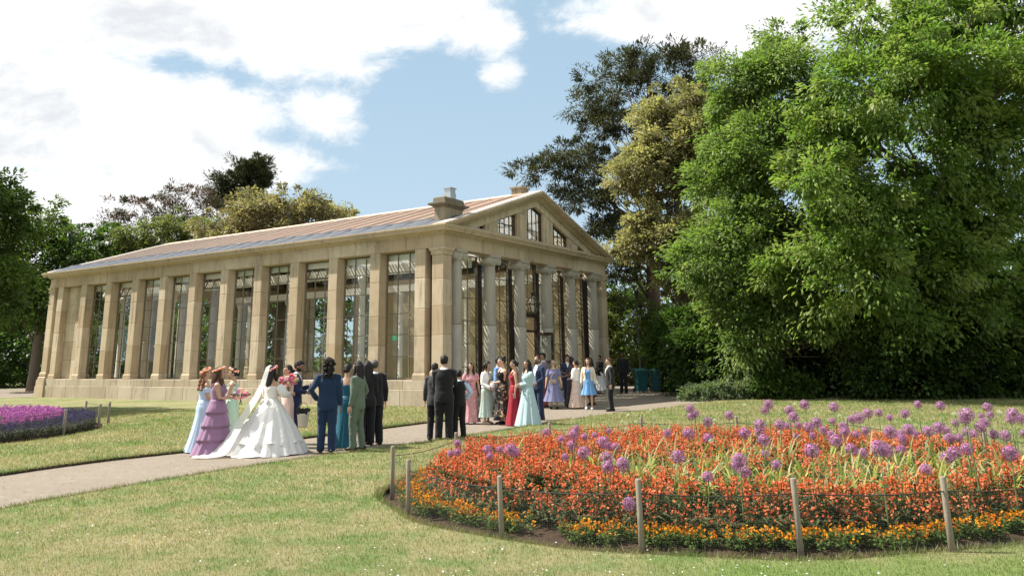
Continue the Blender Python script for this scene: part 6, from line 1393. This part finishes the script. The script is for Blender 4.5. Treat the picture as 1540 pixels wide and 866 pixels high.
def basket():
    p = Vector((-4.55, 17.35, .36)); t = empty('flower_basket', p); tag(t, 'white basket of dark flowers hanging beside the bride\'s skirt', 'basket'); b = MB()
    b.lathe([(.085, 0), (.10, .03), (.125, .26), (.132, .27), (.128, .29), (.118, .28), (.09, .02)], 20); b.build('bucket', CL['cream'], t); b = MB(); rr = random.Random(4)
    for i in range(30): b.ball((rr.uniform(-.11, .11), rr.uniform(-.11, .11), .29 + rr.uniform(0, .08)), rr.uniform(.025, .045), 7, 5)
    b.build('blooms', M['dark_bloom'], t); b = MB(); b.tube([(.12 * math.cos(q), 0, .27 + .24 * math.sin(q)) for q in [math.pi * k / 12 for k in range(13)]], .008, 6); b.build('handle', CL['beige'], t)
basket()
person('guest with big dark curly hair in bright blue suit, seen from behind', -3.78, 16.25, 100, 1.82, 'm', 2, ('big', 'black'), SUIT('blue'), ('hip', 'down'), stance=.5, group=LG)
person('woman with bare back in teal one shoulder gown and dark updo', -3.62, 17.3, 75, 1.70, 'f', 1, ('updo', 'black'), [bodice('teal', 1.0, 1.31, straps=1), skirt('teal', hem=(.25, .25), n_fold=7, depth=.04)], ('front', 'down'), group=LG)
person('person with long black hair in sage green suit, shoes turned left', -3.27, 16.7, 165, 1.76, 'm', 1, ('long', 'black'), SUIT('green'), ('down', 'pocket'), stance=.6, group=LG)
person('dark haired guest in black hidden behind the sage green suit', -3.22, 17.5, 100, 1.76, 'f', 1, ('curly', 'black'), [trousers('black'), jacket('black', shirt=None), shoes()], ('front', 'front'), group=LG)
person('stocky man with cropped grey hair in black suit, hand on hip', -3.12, 17.75, 118, 1.78, 'm', 1, ('shaved', 'grey'), SUIT('black'), ('pocket', 'down'), wide=1.14, stance=.5, group=LG)
person('man in charcoal jacket mostly hidden behind the slick haired man in black', -1.84, 18.4, 82, 1.68, 'm', 1, ('short', 'black'), SUIT('charcoal', tr='black'), ('hang', 'front'), group=MG)
person('slick black haired man in black suit seen from behind beside the path edge', -1.60, 18.05, 88, 1.85, 'm', 1, ('short', 'black'), SUIT('black'), ('front', 'hug'), wide=1.08, group=MG)
person('youth in black waistcoat and pale blue sleeves leaning on the man in black', -1.30, 18.5, 120, 1.52, 'm', 1, ('short', 'black'), [trousers('black'), jacket('black', hem=.86, shirt='paleshirt', short=True), sleeves('paleshirt', .98, .070), shoes()], ('up', 'hip'), group=MG)
# guests before the portico
person('woman in rose pink floral dress with long dark hair facing the camera', -1.25, 22.5, 275, 1.64, 'f', 1, ('long', 'black'), [bodice('rose', 1.0, 1.38, straps=2), sleeves('rose', .30, .070, .015), skirt('rose', hem=(.28, .25), n_fold=8, z1=.06), shoes('beige')], ('hang', 'hang'), group=RG)
c_ = person('woman with short dark bob, white cardigan over sage floral dress, looking right', -.80, 22.3, 325, 1.68, 'f', 1, ('bob', 'black'), [bodice('sage', 1.0, 1.40), skirt('sage', hem=(.25, .24), z1=.20, n_fold=8), collar_cape('white', 1.02, 1.44, .032), shoes('beige')], ('front', 'hold'), head=(10, -10), group=RG)
person('man in bright blue shirt behind the woman in the black halter top', -.50, 23.6, 350, 1.78, 'm', 1, ('short', 'black'), [trousers('navy'), jacket('sky', hem=.92, shirt=None), shoes()], ('down', 'down'), group=RG)
sk_ = person('tall woman in black halter top and black and gold skirt, hair in a bun', -.36, 22.15, 205, 1.78, 'f', 0, ('bun', 'black'), [bodice('black', .98, 1.36, halter=True), skirt('gold', hem=(.29, .25), z1=.22, n_fold=8), shoes()], ('across', 'hold'), wide=1.1, group=RG)
bag('small white clutch held against the black and gold skirt', sk_, (.02, .27, 1.02), (.20, .05, .11), 'white', [(-.08, .27, 1.07), (-.05, .25, 1.11), (.05, .25, 1.11), (.10, .27, 1.07)], 'clutch')
person('woman in long crimson gown with dark updo, seen from the side', -.03, 21.75, 190, 1.70, 'f', 1, ('updo', 'black'), [bodice('red', 1.0, 1.36, straps=2), skirt('red', hem=(.25, .25), n_fold=7, depth=.035)], ('down', 'down'), group=RG)
person('woman in long pale aqua gown with matching shawl and long dark hair', .33, 21.45, 212, 1.70, 'f', 1, ('long', 'black'), [bodice('pale', 1.0, 1.38), skirt('pale', hem=(.40, .34), n_fold=11, depth=.05, pw=1.0), collar_cape('pale', 1.06, 1.45, .03, 'shawl')], ('across', 'front'), group=RG)
nv = person('man with sunglasses and stubble in navy suit holding a sheet of paper', .66, 23.4, 225, 1.80, 'm', 1, ('shaved', 'brown'), SUIT('navy') + [sunglasses, beard('grey')], ('hold', 'down'), group=RG)
def sheet():
    p = nv['world']((-.16, .34, 1.10)); t = empty('paper_sheet', p, R(40)); tag(t, 'folded white paper held by the man in navy with sunglasses', 'paper'); b = MB()
    b.prism([(-.07, 0, -.10), (.0, .012, -.10), (.0, .012, .11), (-.07, 0, .11)], (0, .002, 0)); b.prism([(.0, .012, -.10), (.07, 0, -.10), (.07, 0, .11), (.0, .012, .11)], (0, .002, 0)); b.build('page', CL['paleshirt'], t)
sheet()
person('tall man in mauve blazer and dusty red trousers near the columns', 1.02, 28.9, 195, 1.88, 'm', 2, ('short', 'black'), [trousers('ruby'), jacket('mauve'), shoes()], ('front', 'across'), group=RG)
c_ = person('woman with sunglasses and short fair hair in slate blue midi dress', 1.32, 27.9, 268, 1.62, 'f', 0, ('short', 'fair'), [bodice('slate', 1.0, 1.43), sleeves('slate', .40, .075), skirt('slate', hem=(.36, .30), z1=.28, n_fold=9), shoes(), sunglasses], ('hang', 'hang'), wide=1.1, group=RG)
bag('beige crossbody bag worn over the slate blue dress', c_, (.02, .19, 1.00), (.22, .06, .13), 'beige', [(.10, .19, 1.05), (.06, .17, 1.2), (-.06, .14, 1.36), (-.105, .03, 1.47), (-.10, -.09, 1.40), (-.02, -.15, 1.2), (.08, -.16, 1.05), (.17, -.03, 1.02), (.12, .17, 1.03)], 'crossbody_bag')
person('man in navy suit and white shirt behind the woman with dark curls', 1.92, 29.3, 285, 1.80, 'm', 1, ('short', 'black'), SUIT('navy'), ('down', 'down'), group=RG)
person('woman with dark curls in dark floral dress turned to the left', 1.98, 28.5, 175, 1.74, 'f', 2, ('curly', 'black'), [bodice('dusk', 1.0, 1.40), sleeves('dusk', .30, .066), skirt('dusk', hem=(.22, .22), z1=.12, n_fold=7), shoes()], ('front', 'phone'), group=RG)
c_ = person('woman in white blouse and long peach print skirt seen from behind', 2.10, 27.85, 150, 1.62, 'f', 1, ('updo', 'black'), [bodice('white', 1.0, 1.44, .03), sleeves('white', .72, .085, .01), skirt('peach', hem=(.33, .30), z1=.06, n_fold=10), shoes('beige')], ('front', 'front'), group=RG)
bag('black handbag on the arm of the woman in the peach skirt', c_, (.24, -.06, .98), (.26, .09, .17), 'black', [(.16, -.06, 1.06), (.18, -.04, 1.2), (.22, -.04, 1.26), (.28, -.04, 1.2), (.32, -.06, 1.06)])
person('dark haired guest in a dark dress partly hidden behind the peach skirt', 2.78, 29.6, 230, 1.68, 'f', 2, ('curly', 'black'), [bodice('dusk', 1.0, 1.42), sleeves('dusk', .9, .064), skirt('dusk', hem=(.22, .22), z1=.3, n_fold=7), shoes()], ('front', 'front'), group=RG)
person('young woman in short cornflower dress and open cream jacket with long brown hair', 2.48, 27.4, 262, 1.68, 'f', 0, ('long', 'brown'), [bodice('bluedress', 1.0, 1.36, straps=2), skirt('bluedress', hem=(.27, .24), z1=.50, n_fold=9, depth=.06), collar_cape('cream', .98, 1.45, .035, 'jacket'), shoes('whiteshoe')], ('down', 'down'), stance=.3, group=RG)
person('man in black jacket over a long white wrap near the right corner of the portico', 3.95, 37.4, 215, 1.74, 'm', 2, ('short', 'black'), [jacket('black', shirt=None), skirt('whitecloth', 1.02, .18, (.27, .24), n_fold=8, name='wrap'), trousers('whitecloth'), shoes()], ('front', 'down'), group=RG)
person('man in dark suit and open white shirt standing side on at the shadow\'s edge', 3.10, 26.4, 188, 1.68, 'm', 1, ('short', 'brown'), SUIT('black'), ('down', 'down'), wide=1.12, stance=.4, group=RG)
person('man in black suit standing farthest back beside the teal bins', 5.05, 37.6, 250, 1.88, 'm', 3, ('short', 'black'), [trousers('black'), jacket('black', shirt=None), shoes()], ('down', 'down'), stance=.4, group=RG)
# teal bins and a lamp post beyond the corner
M['teal_bin'] = plain('teal_plastic', (0.012, 0.075, 0.085), 0.5, 0.2, 4.0, 0.4)
def bin_(x, y, rz, label):
    t = empty('wheelie_bin', (x, y, -.05), R(rz)); tag(t, label, 'bin', 'teal bins beside the portico'); b = MB()
    b.rings([[(-.22, -.24, .06), (.22, -.24, .06), (.22, .24, .06), (-.22, .24, .06)], [(-.28, -.32, .98), (.28, -.32, .98), (.28, .32, .98), (-.28, .32, .98)]], 0, (True, True), False); b.box(-.30, .30, -.345, -.32, .92, .99); b.build('body', M['teal_bin'], t)
    b = MB(); b.rings([[(-.30, -.36, 1.0), (.30, -.36, 1.0), (.30, .35, 1.0), (-.30, .35, 1.0)], [(-.28, -.33, 1.06), (.28, -.33, 1.06), (.28, .32, 1.10), (-.28, .32, 1.10)]], 0, (True, True), False); b.build('lid', M['teal_bin'], t)
    for s in (-1, 1):
        b = MB(); b.rings([[(s * (.22 + dx_), .27 + .1 * math.cos(q), .10 + .1 * math.sin(q)) for q in [6.283 * j / 14 for j in range(14)]] for dx_ in (0, .05)]); b.build('wheel', M['iron'], t)
    b = MB(); b.tube([(-.2, .34, 1.0), (-.2, .40, 1.0), (.2, .40, 1.0), (.2, .34, 1.0)], .015, 6); b.build('handle', M['teal_bin'], t)
bin_(5.95, 38.3, 12, 'teal wheelie bin nearer the man in black by the dark shrub'); bin_(6.75, 38.7, -8, 'teal wheelie bin half lost in the dark shrub')
t = empty('lamp_post', (6.6, 42.3, -.05)); tag(t, 'slim black lamp post in front of the sunlit hedge', 'lamp post')
b = MB(); b.lathe([(.10, 0), (.10, .25), (.06, .35), (.05, .9), (.035, 1.0), (.03, 4.6), (.05, 4.65)], 10); b.build('pole', M['iron'], t)
b = MB(); b.lathe([(.06, 4.65), (.13, 5.0), (.15, 5.02), (.04, 5.15), (.02, 5.28)], 8); b.build('lamp_head', M['iron'], t)
